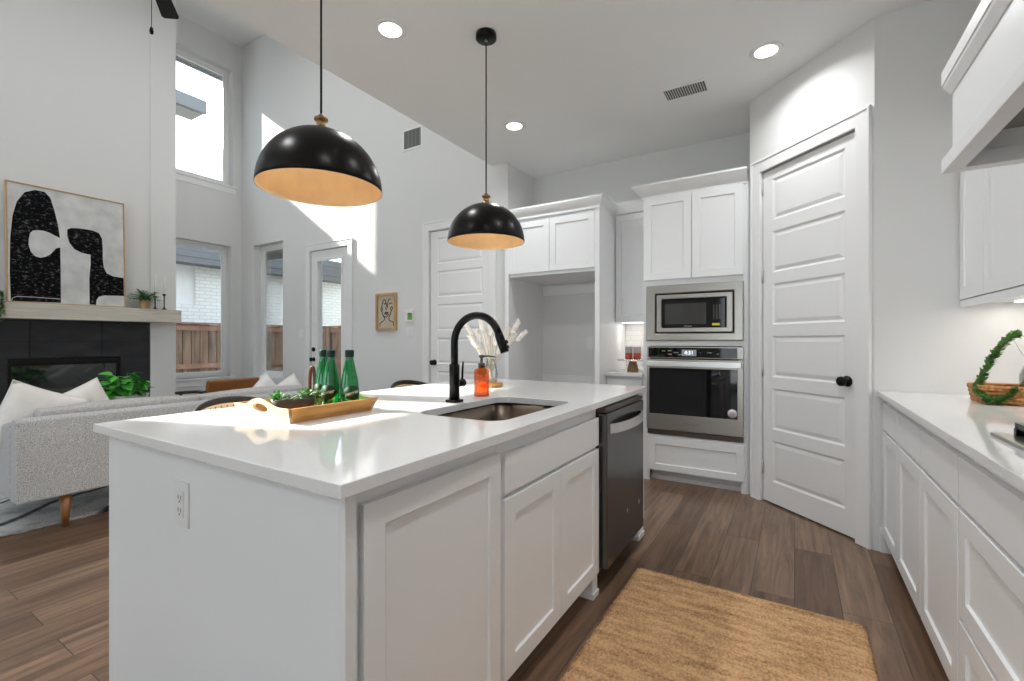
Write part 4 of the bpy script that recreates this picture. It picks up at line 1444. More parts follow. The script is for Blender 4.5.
# narrow wall cabinet between enclosure and tower
t = thing('upper_cabinet', 'narrow white wall cabinet between refrigerator opening and oven tower', 'cabinet', (-1.29, 4.4, 1.4))
b = MB(); b.box(EX1 + 0.001, TX0 - 0.001, 4.285, 4.6, 1.375, 2.40)
part('carcass', b, 'cab', t)
b = MB(); shaker(b, facing_minus_y(EX1 + 0.008, 4.285, 1.385), TX0 - EX1 - 0.018, 1.0, 0.02, 0.055)
part('door', b, 'cab', t, bevel=0.0015)
b = MB(); b.sweep([(EX1 + 0.004, 4.265), (TX0 - 0.004, 4.265)], [(-0.02, 2.395), (0.004, 2.395), (0.010, 2.41), (0.030, 2.47), (0.034, 2.50), (-0.02, 2.50)])
part('crown_moulding', b, 'cab', t)
b = MB(); b.box(EX1 + 0.03, TX0 - 0.03, 4.40, 4.43, 1.366, 1.375)
sl = part('light_strip', b, 'led', t)
# base cabinet and short counter below
t = thing('base_cabinet', 'narrow white base cabinet between refrigerator opening and oven tower', 'cabinet', (-1.29, 4.3, 0))
b = MB(); b.box(EX1 + 0.001, TX0 - 0.001, 4.04, 4.6, 0.10, ZC); b.box(EX1 + 0.001, TX0 - 0.001, 4.10, 4.6, 0, 0.10)
part('carcass', b, 'cab', t)
b = MB(); b.plate(facing_minus_y(EX1 + 0.012, 4.04, 0.69), TX0 - EX1 - 0.024, 0.165, 0.02)
part('drawer', b, 'cab', t, bevel=0.0015)
b = MB(); shaker(b, facing_minus_y(EX1 + 0.012, 4.04, 0.105), TX0 - EX1 - 0.024, 0.575)
part('door', b, 'cab', t, bevel=0.0015)
mb = MB(); mb.box(EX1 + 0.002, TX0 - 0.002, 3.985, 4.598, ZC, 0.915)
single('countertop', mb, 'quartz', 'short white quartz counter beside the oven tower', 'countertop', (-1.29, 4.3, ZC), bevel=0.002)
mb = MB(); mb.plate(facing_minus_y(EX1 + 0.002, 4.6, 0.915), TX0 - EX1 - 0.004, 0.46, 0.008)
struct('trim_1', mb, 'backsplash', 'white tiled backsplash of the short counter')
# wooden cake stand with two candles
cx, cy = -1.275, 4.22
t = thing('cake_stand', 'glass plate stand on a flared wooden foot on the short counter', 'stand', (cx, cy, 0.915))
b = MB(); b.lathe([(0, 0), (0.052, 0), (0.054, 0.008), (0.034, 0.085), (0.040, 0.098), (0, 0.098)], T((cx, cy, 0.915)), 28)
part('foot', b, 'stand_wood', t)
b = MB(); b.lathe([(0, 0.098), (0.135, 0.098), (0.140, 0.103), (0.140, 0.110), (0, 0.108)], T((cx, cy, 0.915)), 36)
part('plate', b, 'clear', t)
for dx, lb in ((-0.037, 'red and frosted glass candle jar nearer the refrigerator panel'), (0.040, 'red and frosted glass candle jar nearer the oven')):
    t = thing('candle_jar', lb, 'candle', (cx + dx, cy, 1.0251), 'red candle jars on the cake stand')
    m = T((cx + dx, cy, 1.0251))
    b = MB(); b.lathe([(0, 0), (0.032, 0), (0.035, 0.004), (0.035, 0.062), (0, 0.062)], m, 24)
    part('red_wax_body', b, 'red_jar', t)
    b = MB(); b.lathe([(0.035, 0.062), (0.035, 0.118), (0.033, 0.120), (0.0325, 0.062)], m, 24, caps=False)
    part('frosted_rim', b, 'jar_top', t)

# ================================================================== STOVE COUNTER (right)
RX = 0.424; RB = RX + 0.02
def right_front(mb, y1, z, w, h, flat=False, rail=0.062):
    m = facing_minus_x(RB, y1, z)
    if flat: mb.plate(m, w, h, 0.02)
    else: shaker(mb, m, w, h, 0.02, rail)
    return mb
def right_cabinet(y0, y1, label, kind):
    t = thing('base_cabinet', label, 'cabinet', (0.74, (y0 + y1) / 2, 0), 'white base cabinets under the stove counter')
    b = MB(); b.box(RB, XR, y0 + 0.0005, y1 - 0.0005, 0.10, ZC); b.box(RB + 0.06, XR, y0 + 0.0005, y1 - 0.0005, 0, 0.10)
    part('carcass', b, 'cab', t)
    if kind == 'door':
        b = MB(); right_front(b, y1 - 0.007, 0.704, y1 - y0 - 0.014, 0.146, True)
        part('drawer', b, 'cab', t, bevel=0.0025)
        b = MB(); right_front(b, y1 - 0.007, 0.105, y1 - y0 - 0.014, 0.583)
        part('door', b, 'cab', t, bevel=0.0015)
    else:
        b = MB(); right_front(b, y1 - 0.007, 0.704, y1 - y0 - 0.014, 0.146, True)
        part('drawer', b, 'cab', t, bevel=0.0025)
        b = MB(); right_front(b, y1 - 0.007, 0.368, y1 - y0 - 0.014, 0.320)
        part('drawer', b, 'cab', t, bevel=0.0015)
        b = MB(); right_front(b, y1 - 0.007, 0.105, y1 - y0 - 0.014, 0.248)
        part('drawer', b, 'cab', t, bevel=0.0015)
    return t
right_cabinet(2.883, 3.318, 'white stove-side cabinet against the pantry wall', 'door')
right_cabinet(2.402, 2.883, 'white stove-side cabinet second from the pantry wall', 'door')
right_cabinet(1.905, 2.402, 'white stove-side cabinet third from the pantry wall', 'door')
right_cabinet(0.99, 1.905, 'white drawer cabinet under the cooktop', 'drawers')
right_cabinet(0.45, 0.99, 'white stove-side cabinet on the near side of the cooktop', 'door')
mb = MB(); mb.box(0.402, XR, 0.44, 3.328, ZC, 0.915)
single('countertop', mb, 'quartz', 'white quartz worktop along the wall with the cooktop', 'countertop', (0.72, 1.9, ZC), bevel=0.002)
# cooktop
t = thing('gas_cooktop', 'stainless gas cooktop with black grates set on the stove counter', 'cooktop', (0.75, 1.48, 0.915))
b = MB(); b.box(0.502, 1.01, 1.02, 1.94, 0.9152, 0.925)
part('tray', b, 'steel', t, bevel=0.004)
for y0, y1 in ((1.05, 1.335), (1.345, 1.615), (1.625, 1.91)):
    b = MB()
    for x in (0.555, 0.77, 0.985): b.box(x - 0.008, x + 0.008, y0, y1, 0.945, 0.962)
    for k in range(4):
        y = lerp(y0 + 0.008, y1 - 0.008, k / 3); b.box(0.547, 0.993, y - 0.008, y + 0.008, 0.945, 0.962)
    for x in (0.555, 0.985):
        for y in (y0 + 0.008, y1 - 0.008): b.box(x - 0.01, x + 0.01, y - 0.01, y + 0.01, 0.925, 0.946)
    part('grate', b, 'matte_black', t, bevel=0.002)
for x, y in ((0.66, 1.19), (0.88, 1.19), (0.77, 1.48), (0.66, 1.77), (0.88, 1.77)):
    b = MB(); b.lathe([(0.05, 0.925), (0.045, 0.935), (0.032, 0.938), (0.030, 0.944), (0, 0.944)], T((x, y, 0)), 20)
    part('burner', b, 'black_metal', t)
for k in range(5):
    b = MB(); b.lathe([(0.018, 0.925), (0.016, 0.944), (0, 0.944)], T((0.526, 1.24 + 0.10 * k, 0)), 16)
    part('knob', b, 'black_metal', t)

# wicker basket with a wire handle, and the garland hung on it
bx0, bx1, by0, by1 = 0.722, 1.035, 2.86, 3.06
t = thing('wicker_basket', 'rectangular brown wicker basket with a wire handle on the stove counter', 'basket', (0.86, 2.96, 0.9152))
b = MB()
vs, fs = [], []
rows = []
n = 8
for q in range(n + 1):
    z = 0.9152 + 0.074 * q / n
    e = 0.012 * q / n + 0.004 * (q % 2)
    rows.append([(p[0], p[1], z) for p in round_rect(bx0 - e, bx1 + e * 0.5, by0 - e, by1 + e, 0.035, 6)])
for q in range(n, 0, -1):
    z = 0.9152 + 0.074 * q / n
    e = 0.012 * q / n - 0.010
    rows.append([(p[0], p[1], max(z, 0.925)) for p in round_rect(bx0 - e, bx1 + e * 0.5, by0 - e, by1 + e, 0.03, 6)])
vs = [p for r_ in rows for p in r_]; k = len(rows[0])
for q in range(len(rows) - 1):
    for i in range(k):
        j = (i + 1) % k
        fs.append((q * k + i, q * k + j, (q + 1) * k + j, (q + 1) * k + i))
fs.append(tuple(range(k))[::-1]); fs.append(tuple(range((len(rows) - 1) * k, len(rows) * k)))
b.add(vs, fs)
part('woven_body', b, 'wicker', t)
b = MB(); b.tube([(p[0], p[1], 0.991) for p in round_rect(bx0 - 0.008, bx1 + 0.004, by0 - 0.008, by1 + 0.008, 0.035, 6)], 0.008, 8, closed=True)
part('rim', b, 'wicker', t)
b = MB()
ap = (0.838, 2.96, 1.218)
b.tube([(0.728, 2.96, 0.99), (0.738, 2.96, 1.04), ap, (0.872, 2.96, 1.14), (0.93, 2.96, 1.10)], 0.004, 8)
b.tube([(0.765, 2.96, 1.11), (0.79, 2.96, 1.135), (0.82, 2.96, 1.17), (0.838, 2.96, 1.212)], 0.0032, 8)
part('wire_handle', b, 'steel_light', t)
# glass cloche-like bottle inside the basket (only its shoulder shows at the frame edge)
m = T((0.925, 2.96, 0.926))
t = thing('glass_bottle', 'clear glass bottle standing in the wicker basket', 'bottle', (0.925, 2.96, 0.926))
b = MB(); b.lathe([(0, 0), (0.055, 0), (0.062, 0.01), (0.062, 0.12), (0.050, 0.16), (0.022, 0.19), (0.020, 0.24), (0.024, 0.245), (0.018, 0.245), (0.017, 0.19), (0.046, 0.158), (0.058, 0.12), (0.058, 0.012), (0, 0.006)], m, 28)
part('glass', b, 'clear', t)
gp = smooth_path([(0.775, 2.842, 0.938), (0.742, 2.838, 0.934), (0.716, 2.855, 0.946), (0.710, 2.90, 0.975), (0.724, 2.92, 1.01), (0.738, 2.925, 1.05), (0.758, 2.93, 1.10), (0.785, 2.932, 1.15), (0.812, 2.935, 1.195), (0.836, 2.935, 1.222), (0.850, 2.935, 1.226)], 7)
t = thing('succulent_garland', 'green succulent garland climbing the wire handle of the wicker basket', 'garland', (0.70, 2.90, 0.9152))
b = MB(); b.tube(gp, 0.004, 8)
part('vine', b, 'green', t)
rnd = random.Random(21)
b = MB()
for i, p in enumerate(gp):
    tn = (gp[min(i + 1, len(gp) - 1)] - gp[max(i - 1, 0)]).normalized()
    for q in range(6):
        a = rnd.uniform(0, 2 * PI)
        s_ = tn.orthogonal().normalized()
        s_ = Matrix.Rotation(a, 3, tn) @ s_
        d = (s_ + tn * rnd.uniform(0.1, 0.7)).normalized()
        b.leaf(p + tn * rnd.uniform(-0.004, 0.004), d, rnd.uniform(0.018, 0.027), rnd.uniform(0.013, 0.018), -0.35, rnd.uniform(-0.8, 0.8))
part('foliage', b, 'green_dark', t)
gp2 = smooth_path([(0.775, 2.842, 0.938), (0.795, 2.84, 0.952), (0.808, 2.838, 0.972), (0.818, 2.842, 0.99)], 6)
b = MB()
for i, p in enumerate(gp2):
    for q in range(7):
        d = Vector((rnd.uniform(-1, 1), rnd.uniform(-1, 0.1), rnd.uniform(-0.5, 1))).normalized()
        b.leaf(p, d, rnd.uniform(0.014, 0.022), 0.010, -0.2)
part('foliage', b, 'green_dark', t)

# wall cabinets right of the hood's far side
UX = 0.745
t = thing('upper_cabinet', 'white wall cabinet beyond the range hood', 'cabinet', (0.9, 2.85, 1.4))
b = MB(); b.box(UX + 0.02, XR, 2.21, 3.328, 1.395, 2.42); b.box(UX + 0.004, UX + 0.02, 2.21, 3.328, 1.375, 1.41)
part('carcass', b, 'cab', t)
for y1, w in ((3.322, 0.36), (2.958, 0.74)):
    b = MB(); shaker(b, facing_minus_x(UX + 0.02, y1, 1.415), w, 0.99, 0.02)
    part('door', b, 'cab', t, bevel=0.0015)
b = MB(); b.box(0.93, 0.95, 2.45, 3.25, 1.388, 1.395)
part('light_strip', b, 'led', t)
for (x, y, lx, ly, pw) in ((0.92, 2.85, 0.05, 0.8, 1.9), (-1.29, 4.42, 0.28, 0.04, 0.8)):
    l = bpy.data.lights.new('cabinet_light', 'AREA'); l.shape = 'RECTANGLE'; l.size = lx; l.size_y = ly; l.energy = pw; l.color = (1, 0.93, 0.84)
    o = bpy.data.objects.new('cabinet_light', l); COL.objects.link(o); o.location = (x, y, 1.384 if x > 0 else 1.364)

# range hood
HY0, HY1 = 0.76, 2.20
t = thing('range_hood', 'big white painted wood range hood above the cooktop', 'range hood', (0.75, 1.48, 1.82))
b = MB()
def hood_ring(x0, y0, y1, z0, z1, tk):
    b.box(x0, x0 + tk, y0, y1, z0, z1); b.box(x0 + tk, XR, y1 - tk, y1, z0, z1); b.box(x0 + tk, XR, y0, y0 + tk, z0, z1)
hood_ring(0.446, HY0, HY1, 1.7916, 1.843, 0.05)
part('lower_band', b, 'cab', t, bevel=0.002)
b = MB(); hood_ring(0.471, HY0 + 0.022, HY1 - 0.022, 1.843, 2.1035, 0.022)
part('body', b, 'cab', t)
b = MB(); hood_ring(0.446, HY0, HY1, 2.1035, 2.153, 0.05); b.box(0.49, XR, HY0 + 0.05, HY1 - 0.05, 2.13, 2.153)
b.sweep([(XR, HY1 - 0.022), (0.471, HY1 - 0.022), (0.471, HY0 + 0.022), (XR, HY0 + 0.022)], [(0, 2.062), (0.004, 2.062), (0.020, 2.092), (0.022, 2.1035), (0, 2.1035)])
part('upper_band', b, 'cab', t, bevel=0.002)
b = MB(); b.box(0.493, XR, HY0 + 0.045, HY1 - 0.045, 1.90, 1.92)
part('liner', b, 'hood_steel', t)
b = MB(); b.box(0.62, XR, 1.0, 1.96, 2.153, ZK)
part('chimney', b, 'cab', t)

# jute rug in the aisle
mb = MB()
rnd = random.Random(8)
rx0, rx1, ry0, ry1 = -0.704, 0.252, 0.62, 2.405
nx, ny = 40, 70
vs, fs = [], []
for lay, z in ((0, 0.0005), (1, 0.011)):
    for i in range(nx + 1):
        for j in range(ny + 1):
            x = lerp(rx0, rx1, i / nx); y = lerp(ry0, ry1, j / ny)
            if i in (0, nx): x += rnd.uniform(-0.004, 0.004)
            if j in (0, ny): y += rnd.uniform(-0.002, 0.002)
            zz = z + (rnd.uniform(0, 0.0018) if lay and 0 < i < nx and 0 < j < ny else 0) - (0.004 if lay and (i in (0, nx)) else 0)
            vs.append((x, y, zz))
off = (nx + 1) * (ny + 1)
I = lambda i, j, l: l * off + i * (ny + 1) + j
for i in range(nx):
    for j in range(ny):
        fs.append((I(i, j, 1), I(i + 1, j, 1), I(i + 1, j + 1, 1), I(i, j + 1, 1)))
        fs.append((I(i, j, 0), I(i, j + 1, 0), I(i + 1, j + 1, 0), I(i + 1, j, 0)))
for i in range(nx):
    fs.append((I(i, 0, 0), I(i + 1, 0, 0), I(i + 1, 0, 1), I(i, 0, 1))); fs.append((I(i, ny, 0), I(i, ny, 1), I(i + 1, ny, 1), I(i + 1, ny, 0)))
for j in range(ny):
    fs.append((I(0, j, 0), I(0, j, 1), I(0, j + 1, 1), I(0, j + 1, 0))); fs.append((I(nx, j, 0), I(nx, j + 1, 0), I(nx, j + 1, 1), I(nx, j, 1)))
mb.add(vs, fs, ID, True)
t = thing('jute_rug', 'tan woven jute runner rug on the kitchen floor', 'rug', (-0.22, 1.5, 0))
part('weave', mb, 'jute', t)
b = MB(); b.box(rx0 + 0.012, rx1 - 0.012, ry1, ry1 + 0.010, 0.0005, 0.010)
part('end_binding', b, 'rug_edge', t, bevel=0.002)

# ================================================================== PENDANTS, LAMPS, VENTS
def pendant(loc, label):
    x, y = loc
    t = thing('pendant_lamp', label, 'pendant lamp', (x, y, ZK), 'black dome pendants over the island')
    b = MB(); b.lathe([(0, 0), (0.062, 0), (0.062, -0.030), (0.058, -0.034), (0, -0.034)], T((x, y, ZK)), 32)
    c_ = part('canopy', b, 'matte_black', t)
    b = MB(); b.lathe([(0.007, -0.034), (0.008, -0.046), (0.003, -0.052), (0, -0.052)], T((x, y, ZK)), 12)
    part('strain_relief', b, 'steel_light', c_)
    zr, Rr, Hh = 1.793, 0.232, 0.232
    b = MB(); b.tube([(x, y, ZK - 0.05), (x, y, zr + Hh + 0.055)], 0.0042, 8)
    part('cord', b, 'matte_black', t)
    prof_o, prof_i = [], []
    for k in range(25):
        a = PI / 2 * k / 24
        prof_o.append((max(0.018, Rr * math.cos(a)), zr + Hh * math.sin(a)))
        prof_i.append((max(0.012, (Rr - 0.004) * math.cos(a)), zr + (Hh - 0.004) * math.sin(a)))
    b = MB(); b.lathe(prof_o + [(0.012, zr + Hh - 0.002)], T((x, y, 0)), 64, caps=False)
    b.lathe([(Rr - 0.0015, zr), (Rr, zr)], T((x, y, 0)), 64, caps=False)
    part('shade', b, 'pendant_out', t)
    b = MB(); b.lathe(prof_i + [(0.0, zr + Hh - 0.004)], T((x, y, 0)), 64, caps=False)
    b.lathe([(Rr - 0.004, zr), (Rr - 0.0015, zr)], T((x, y, 0)), 64, caps=False)
    part('shade_lining', b, 'pendant_in', t, 'gold inside of the shade')
    b = MB(); b.lathe([(0.028, zr + Hh - 0.006), (0.030, zr + Hh + 0.004), (0.022, zr + Hh + 0.010), (0.017, zr + Hh + 0.018), (0.017, zr + Hh + 0.036), (0.026, zr + Hh + 0.040), (0.026, zr + Hh + 0.048), (0.014, zr + Hh + 0.056), (0.006, zr + Hh + 0.066), (0, zr + Hh + 0.066)], T((x, y, 0)), 28)
    part('cap', b, 'brass', t)
    b = MB(); b.lathe([(0.016, zr + Hh - 0.004), (0.016, zr + 0.165), (0.0, zr + 0.165)], T((x, y, 0)), 16)
    sk = part('socket', b, 'black_metal', t)
    b = MB(); b.ball((x, y, zr + 0.135), 0.030, 1, 1, 1.1, 16, 10)
    part('bulb', b, 'bulb', sk)
pendant((-1.588, 1.154), 'black dome pendant with gold lining nearest the living room end of the island')
pendant((-1.588, 2.292), 'black dome pendant with gold lining in front of the refrigerator cabinets')

CANS = [((-2.05, 1.96), 'round recessed ceiling light nearest the living room edge of the ceiling'), ((-2.06, 3.40), 'round recessed ceiling light in front of the refrigerator recess'),
        ((-0.155, 3.36), 'round recessed ceiling light by the angled pantry wall'), ((-0.155, 1.90), 'round recessed ceiling light over the rug'),
        ((-2.05, 0.40), 'unseen ceiling light added over the near end of the sofa side'), ((-0.155, 0.40), 'unseen ceiling light added above the stove aisle'),  # this row and the next: unseen lamps added to light the kitchen
        ((-2.05, -1.6), 'unseen ceiling light added at the rear of the kitchen'), ((-0.155, -1.6), 'unseen ceiling light added at the rear of the aisle')]
FILL_LAMPS = [((-5.4, 2.6), 'unseen lamp added in the high living room ceiling by the window corner'), ((-5.4, 0.4), 'unseen lamp added in the high living room ceiling above the fireplace side'),
         ((-3.7, 2.9), 'unseen lamp added in the high living room ceiling above the hall door'), ((-3.7, 0.4), 'unseen lamp added in the high living room ceiling above the sofa arm'),
         ((-5.4, -2.2), 'unseen lamp added in the high living room ceiling at the far rear corner'), ((-3.7, -2.2), 'round recessed light in the high living room ceiling at the rear')]  # all unseen, added to brighten the living room
def recessed(x, y, z, lb, watts, colr, grp):
    t = thing('recessed_light', lb, 'ceiling light', (x, y, z), grp)
    b = MB(); b.lathe([(0.066, -0.004), (0.092, -0.006), (0.096, 0.0), (0.066, 0.0)], T((x, y, z)), 40, caps=False)
    part('trim_ring', b, 'can_trim', t)
    b = MB(); b.lathe([(0, 0), (0.066, 0), (0.066, -0.005), (0, -0.0055)], T((x, y, z)), 32)
    part('lens', b, 'can_glow', t)
    l = bpy.data.lights.new('lamp_light', 'AREA'); l.shape = 'DISK'; l.size = 0.12; l.energy = watts; l.color = colr; l.spread = R(150)
    o = bpy.data.objects.new('lamp_light', l); COL.objects.link(o); o.parent = t; o.location = (0, 0, -0.008)
for (x, y), lb in CANS: recessed(x, y, ZK, lb, CAN_W, (0.97, 0.985, 1.0), 'recessed lights in the kitchen ceiling')
for (x, y), lb in FILL_LAMPS: recessed(x, y, ZL, lb, FILL_LAMP_W, (0.98, 0.99, 1.0), 'added unseen lights in the high living room ceiling')

def register(name, label, m, w, h, nl, vertical=True):
    t = thing(name, label, 'vent', m.translation)
    b = MB(); b.plate(m, w, h, 0.006, [(0.024, w - 0.024, 0.024, h - 0.024)])
    part('frame', b, 'can_trim', t, bevel=0.002)
    b = MB(); b.plate(m @ T((0.022, 0.022, 0.0005)), w - 0.044, h - 0.044, 0.001)
    part('backing', b, 'vent_dark', t)
    b = MB()
    for k in range(nl):
        u = 0.028 + (w - 0.056) * (k + 0.5) / nl
        b.add([(u - 0.006, 0.024, 0.002), (u + 0.003, 0.024, 0.007), (u + 0.003, h - 0.024, 0.007), (u - 0.006, h - 0.024, 0.002),
               (u - 0.006, 0.024, 0.0012), (u + 0.003, 0.024, 0.0062), (u + 0.003, h - 0.024, 0.0062), (u - 0.006, h - 0.024, 0.0012)],
              [(0, 1, 2, 3), (7, 6, 5, 4), (0, 4, 5, 1), (2, 6, 7, 3), (1, 5, 6, 2), (3, 7, 4, 0)], m)
    part('slats', b, 'vent', t)
register('air_vent', 'white rectangular air vent in the kitchen ceiling', FR((-0.855, 3.68, ZK), (1, 0, 0), (0, -1, 0)), 0.33, 0.20, 16)
register('air_vent', 'white air vent high on the wall above the hall door', facing_minus_y(-4.04, YB, 3.475), 0.32, 0.26, 12)

def plate_switch(name, label, x, z, gangs=1):
    w = 0.072 + 0.046 * (gangs - 1)
    m = facing_minus_y(x - w / 2, YB, z - 0.059)
    t = thing(name, label, 'light switch', (x, YB, z))
    b = MB(); b.plate(m, w, 0.118, 0.006)
    part('plate', b, 'plastic_white', t, bevel=0.002)
    for g in range(gangs):
        b = MB(); b.plate(m @ T((0.020 + 0.046 * g, 0.026, 0.006)), 0.033, 0.066, 0.004)
        part('rocker', b, 'plastic_white', t, bevel=0.001)
plate_switch('light_switch', 'white light switch on the wall left of the patio door', -6.03, 1.31, 2)
plate_switch('light_switch', 'white double light switch below the thermostat', -3.92, 1.305, 2)
t = thing('thermostat', 'small white thermostat with a green screen near the hall door', 'thermostat', (-3.92, YB, 1.49))
b = MB(); b.plate(facing_minus_y(-3.985, YB, 1.42), 0.135, 0.145, 0.022)
part('case', b, 'plastic_white', t, bevel=0.005)
b = MB(); b.plate(facing_minus_y(-3.938, YB - 0.022, 1.445), 0.078, 0.082, 0.001)
sc_ = part('screen', b, 'tstat', t)
b = MB(); m = facing_minus_y(-3.938, YB - 0.0231, 1.445)
b.text('72', 0.052, m @ T((0.040, 0.050, 0)), 0.0003); b.box(0.006, 0.05, 0.070, 0.080, 0, 0.0006, m)
part('screen_lettering', b, 'ink_plain', sc_)

# line drawing in an oak frame
t = thing('framed_drawing', 'small framed black line drawing of a face on tan paper', 'picture', (-4.30, YB, 1.56))
fx, fz, fw_, fh_ = -4.474, 1.325, 0.350, 0.46
b = MB(); b.plate(facing_minus_y(fx, YB, fz), fw_, fh_, 0.035, [(0.03, fw_ - 0.03, 0.03, fh_ - 0.03)])
part('frame', b, 'frame_oak', t, bevel=0.002)
b = MB(); b.plate(facing_minus_y(fx + 0.03, YB, fz + 0.03), fw_ - 0.06, fh_ - 0.06, 0.012)
part('paper', b, 'paper', t)
b = MB()
m = facing_minus_y(fx, YB - 0.0125, fz)
def ink(pts, r=0.0052):
    b.tube([m @ Vector((p[0] * fw_, p[1] * fh_, 0)) for p in smooth_path([(q[0], q[1], 0) for q in pts], 6)], r, 6)
ink([(0.17, 0.10), (0.19, 0.20), (0.36, 0.26), (0.40, 0.33), (0.33, 0.40), (0.27, 0.50), (0.22, 0.58), (0.27, 0.63), (0.30, 0.57), (0.26, 0.52)])
ink([(0.84, 0.12), (0.82, 0.22), (0.66, 0.26), (0.62, 0.33), (0.68, 0.42), (0.74, 0.52), (0.80, 0.58), (0.76, 0.63), (0.70, 0.58), (0.74, 0.53)])
ink([(0.27, 0.63), (0.30, 0.76), (0.40, 0.83), (0.47, 0.76), (0.42, 0.70), (0.36, 0.74)])
ink([(0.47, 0.76), (0.50, 0.66), (0.46, 0.58), (0.52, 0.56)])
ink([(0.55, 0.60), (0.57, 0.76), (0.64, 0.84), (0.70, 0.82)])
ink([(0.62, 0.70), (0.72, 0.73), (0.78, 0.71)])
ink([(0.36, 0.40), (0.44, 0.36), (0.54, 0.38), (0.62, 0.44)])
ink([(0.42, 0.46), (0.48, 0.49), (0.53, 0.475), (0.58, 0.48), (0.50, 0.435), (0.42, 0.46)], 0.0075)
part('ink_lines', b, 'ink_plain', t)

# ceiling fan (its blade tip and pull chain reach into the picture)
hx, hy, hz = -4.66, 1.74, 4.36
t = thing('ceiling_fan', 'black ceiling fan hanging from the high living room ceiling', 'ceiling fan', (hx, hy, ZL))
b = MB(); b.lathe([(0, ZL), (0.07, ZL), (0.06, ZL - 0.08), (0.014, ZL - 0.10), (0.014, hz + 0.12), (0, hz + 0.12)], T((hx, hy, 0)), 20)
part('downrod', b, 'fan_black', t)
b = MB(); b.lathe([(0, hz + 0.13), (0.05, hz + 0.12), (0.12, hz + 0.08), (0.13, hz - 0.02), (0.09, hz - 0.09), (0, hz - 0.10)], T((hx, hy, 0)), 28)
part('motor', b, 'fan_black', t)
a0 = math.atan2(2.095 - hy, -5.19 - hx)
for k in range(5):
    fm = T((hx, hy, hz)) @ Matrix.Rotation(a0 + 2 * PI * k / 5, 4, 'Z') @ Matrix.Rotation(R(-10), 4, 'X')
    b = MB(); b.prism([(0.10, -0.03), (0.20, -0.055), (0.60, -0.072), (0.635, -0.06), (0.64, 0.055), (0.61, 0.072), (0.20, 0.06), (0.10, 0.03)], -0.022, -0.012, fm)
    part('blade', b, 'fan_black', t, bevel=0.003)
b = MB(); b.tube([(hx, hy, hz - 0.09), (hx, hy, 3.86)], 0.003, 6)
pc = part('pull_chain', b, 'fan_black', t)
b = MB(); b.lathe([(0, 3.80), (0.012, 3.808), (0.016, 3.83), (0.010, 3.86), (0, 3.865)], T((hx, hy, 0)), 14)
part('pull_knob', b, 'fan_black', pc)

# ================================================================== LIVING ROOM
# fireplace: tile surround and linear firebox
t = thing('fireplace', 'black tiled fireplace surround with a wide glass-fronted firebox', 'fireplace', (XF, 1.82, 0))
fb = (1.345, 2.295, 0.50, 1.013)       # y0, y1, z0, z1 of the firebox opening
b = MB()
ys = [1.05, 1.511, 2.114, 2.593]
zs = [0.0, 0.30, 0.597, 0.89, 1.186, 1.425]
for i in range(3):
    for j in range(5):
        y0, y1, z0, z1 = ys[i] + 0.003, ys[i + 1] - 0.003, zs[j] + 0.003, zs[j + 1] - 0.003
        b.plate(facing_plus_x(XF - 0.016, y0, z0), y1 - y0, z1 - z0, 0.026, [(max(0, fb[0] - y0), max(0, min(y1, fb[1]) - y0), max(0, fb[2] - z0), max(0, min(z1, fb[3]) - z0))])
part('tile_surround', b, 'tile', t)
b = MB(); b.plate(facing_plus_x(XF - 0.024, 1.05, 0.0), 1.543, 1.425, 0.026, [(fb[0] - 1.05, fb[1] - 1.05, fb[2], fb[3])])
part('grout', b, 'grout', t)
b = MB(); b.plate(facing_plus_x(XF - 0.02, fb[0] + 0.001, fb[2] + 0.001), fb[1] - fb[0] - 0.002, fb[3] - fb[2] - 0.002, 0.038, [(0.03, fb[1] - fb[0] - 0.032, 0.03, fb[3] - fb[2] - 0.085)])
part('metal_frame', b, 'matte_black', t, bevel=0.003)
b = MB(); b.plate(facing_plus_x(XF - 0.010, fb[0] + 0.03, fb[3] - 0.055), fb[1] - fb[0] - 0.06, 0.010, 0.034)
b.plate(facing_plus_x(XF - 0.010, fb[0] + 0.03, fb[3] - 0.035), fb[1] - fb[0] - 0.06, 0.010, 0.034)
part('louvre', b, 'black_metal', t)
b = MB(); b.plate(facing_plus_x(XF - 0.020, fb[0] + 0.03, fb[2] + 0.03), fb[1] - fb[0] - 0.06, fb[3] - fb[2] - 0.115, 0.012)
part('glass', b, 'fire_glass', t)
mb = MB(); mb.box(XF - 0.024, -6.795, 0.80, 2.865, 1.428, 1.592)
single('mantel_shelf', mb, 'mantel', 'thick pale oak mantel beam above the black tile', 'mantel', (-6.9, 1.82, 1.428), bevel=0.003)

# abstract canvas leaning on the mantel
t = thing('abstract_painting', 'black and white abstract shapes painting in a thin oak frame on the mantel', 'painting', (-6.88, 1.81, 1.592))
aw, ah = 0.985, 1.262
LEAN = R(2.2)
am = T((-6.905, 1.318, 1.5922)) @ Matrix.Rotation(0, 4, 'Z') @ FR((0, 0, 0), (0, 1, 0), (-math.sin(LEAN), 0, math.cos(LEAN)))
b = MB(); b.plate(am, aw, ah, 0.045, [(0.012, aw - 0.012, 0.012, ah - 0.012)])
part('frame', b, 'frame_oak', t, bevel=0.001)
b = MB(); b.plate(am @ T((0.012, 0.012, 0.006)), aw - 0.024, ah - 0.024, 0.030)
part('canvas', b, 'canvas', t)
def art_uv(x, y):
    top = 88 + (x - 35) * 0.197; bot = 600 + (x - 50) * 0.0375
    v = (y - top) / (bot - top)
    u = (x - 35 - 15 * v) / (477 + 3 * v)
    u = u * 0.85 / ((1 - u) + u * 0.85)
    return (0.014 + min(1, max(0, u)) * (aw - 0.028), 0.014 + (1 - min(1, max(0, v))) * (ah - 0.028))
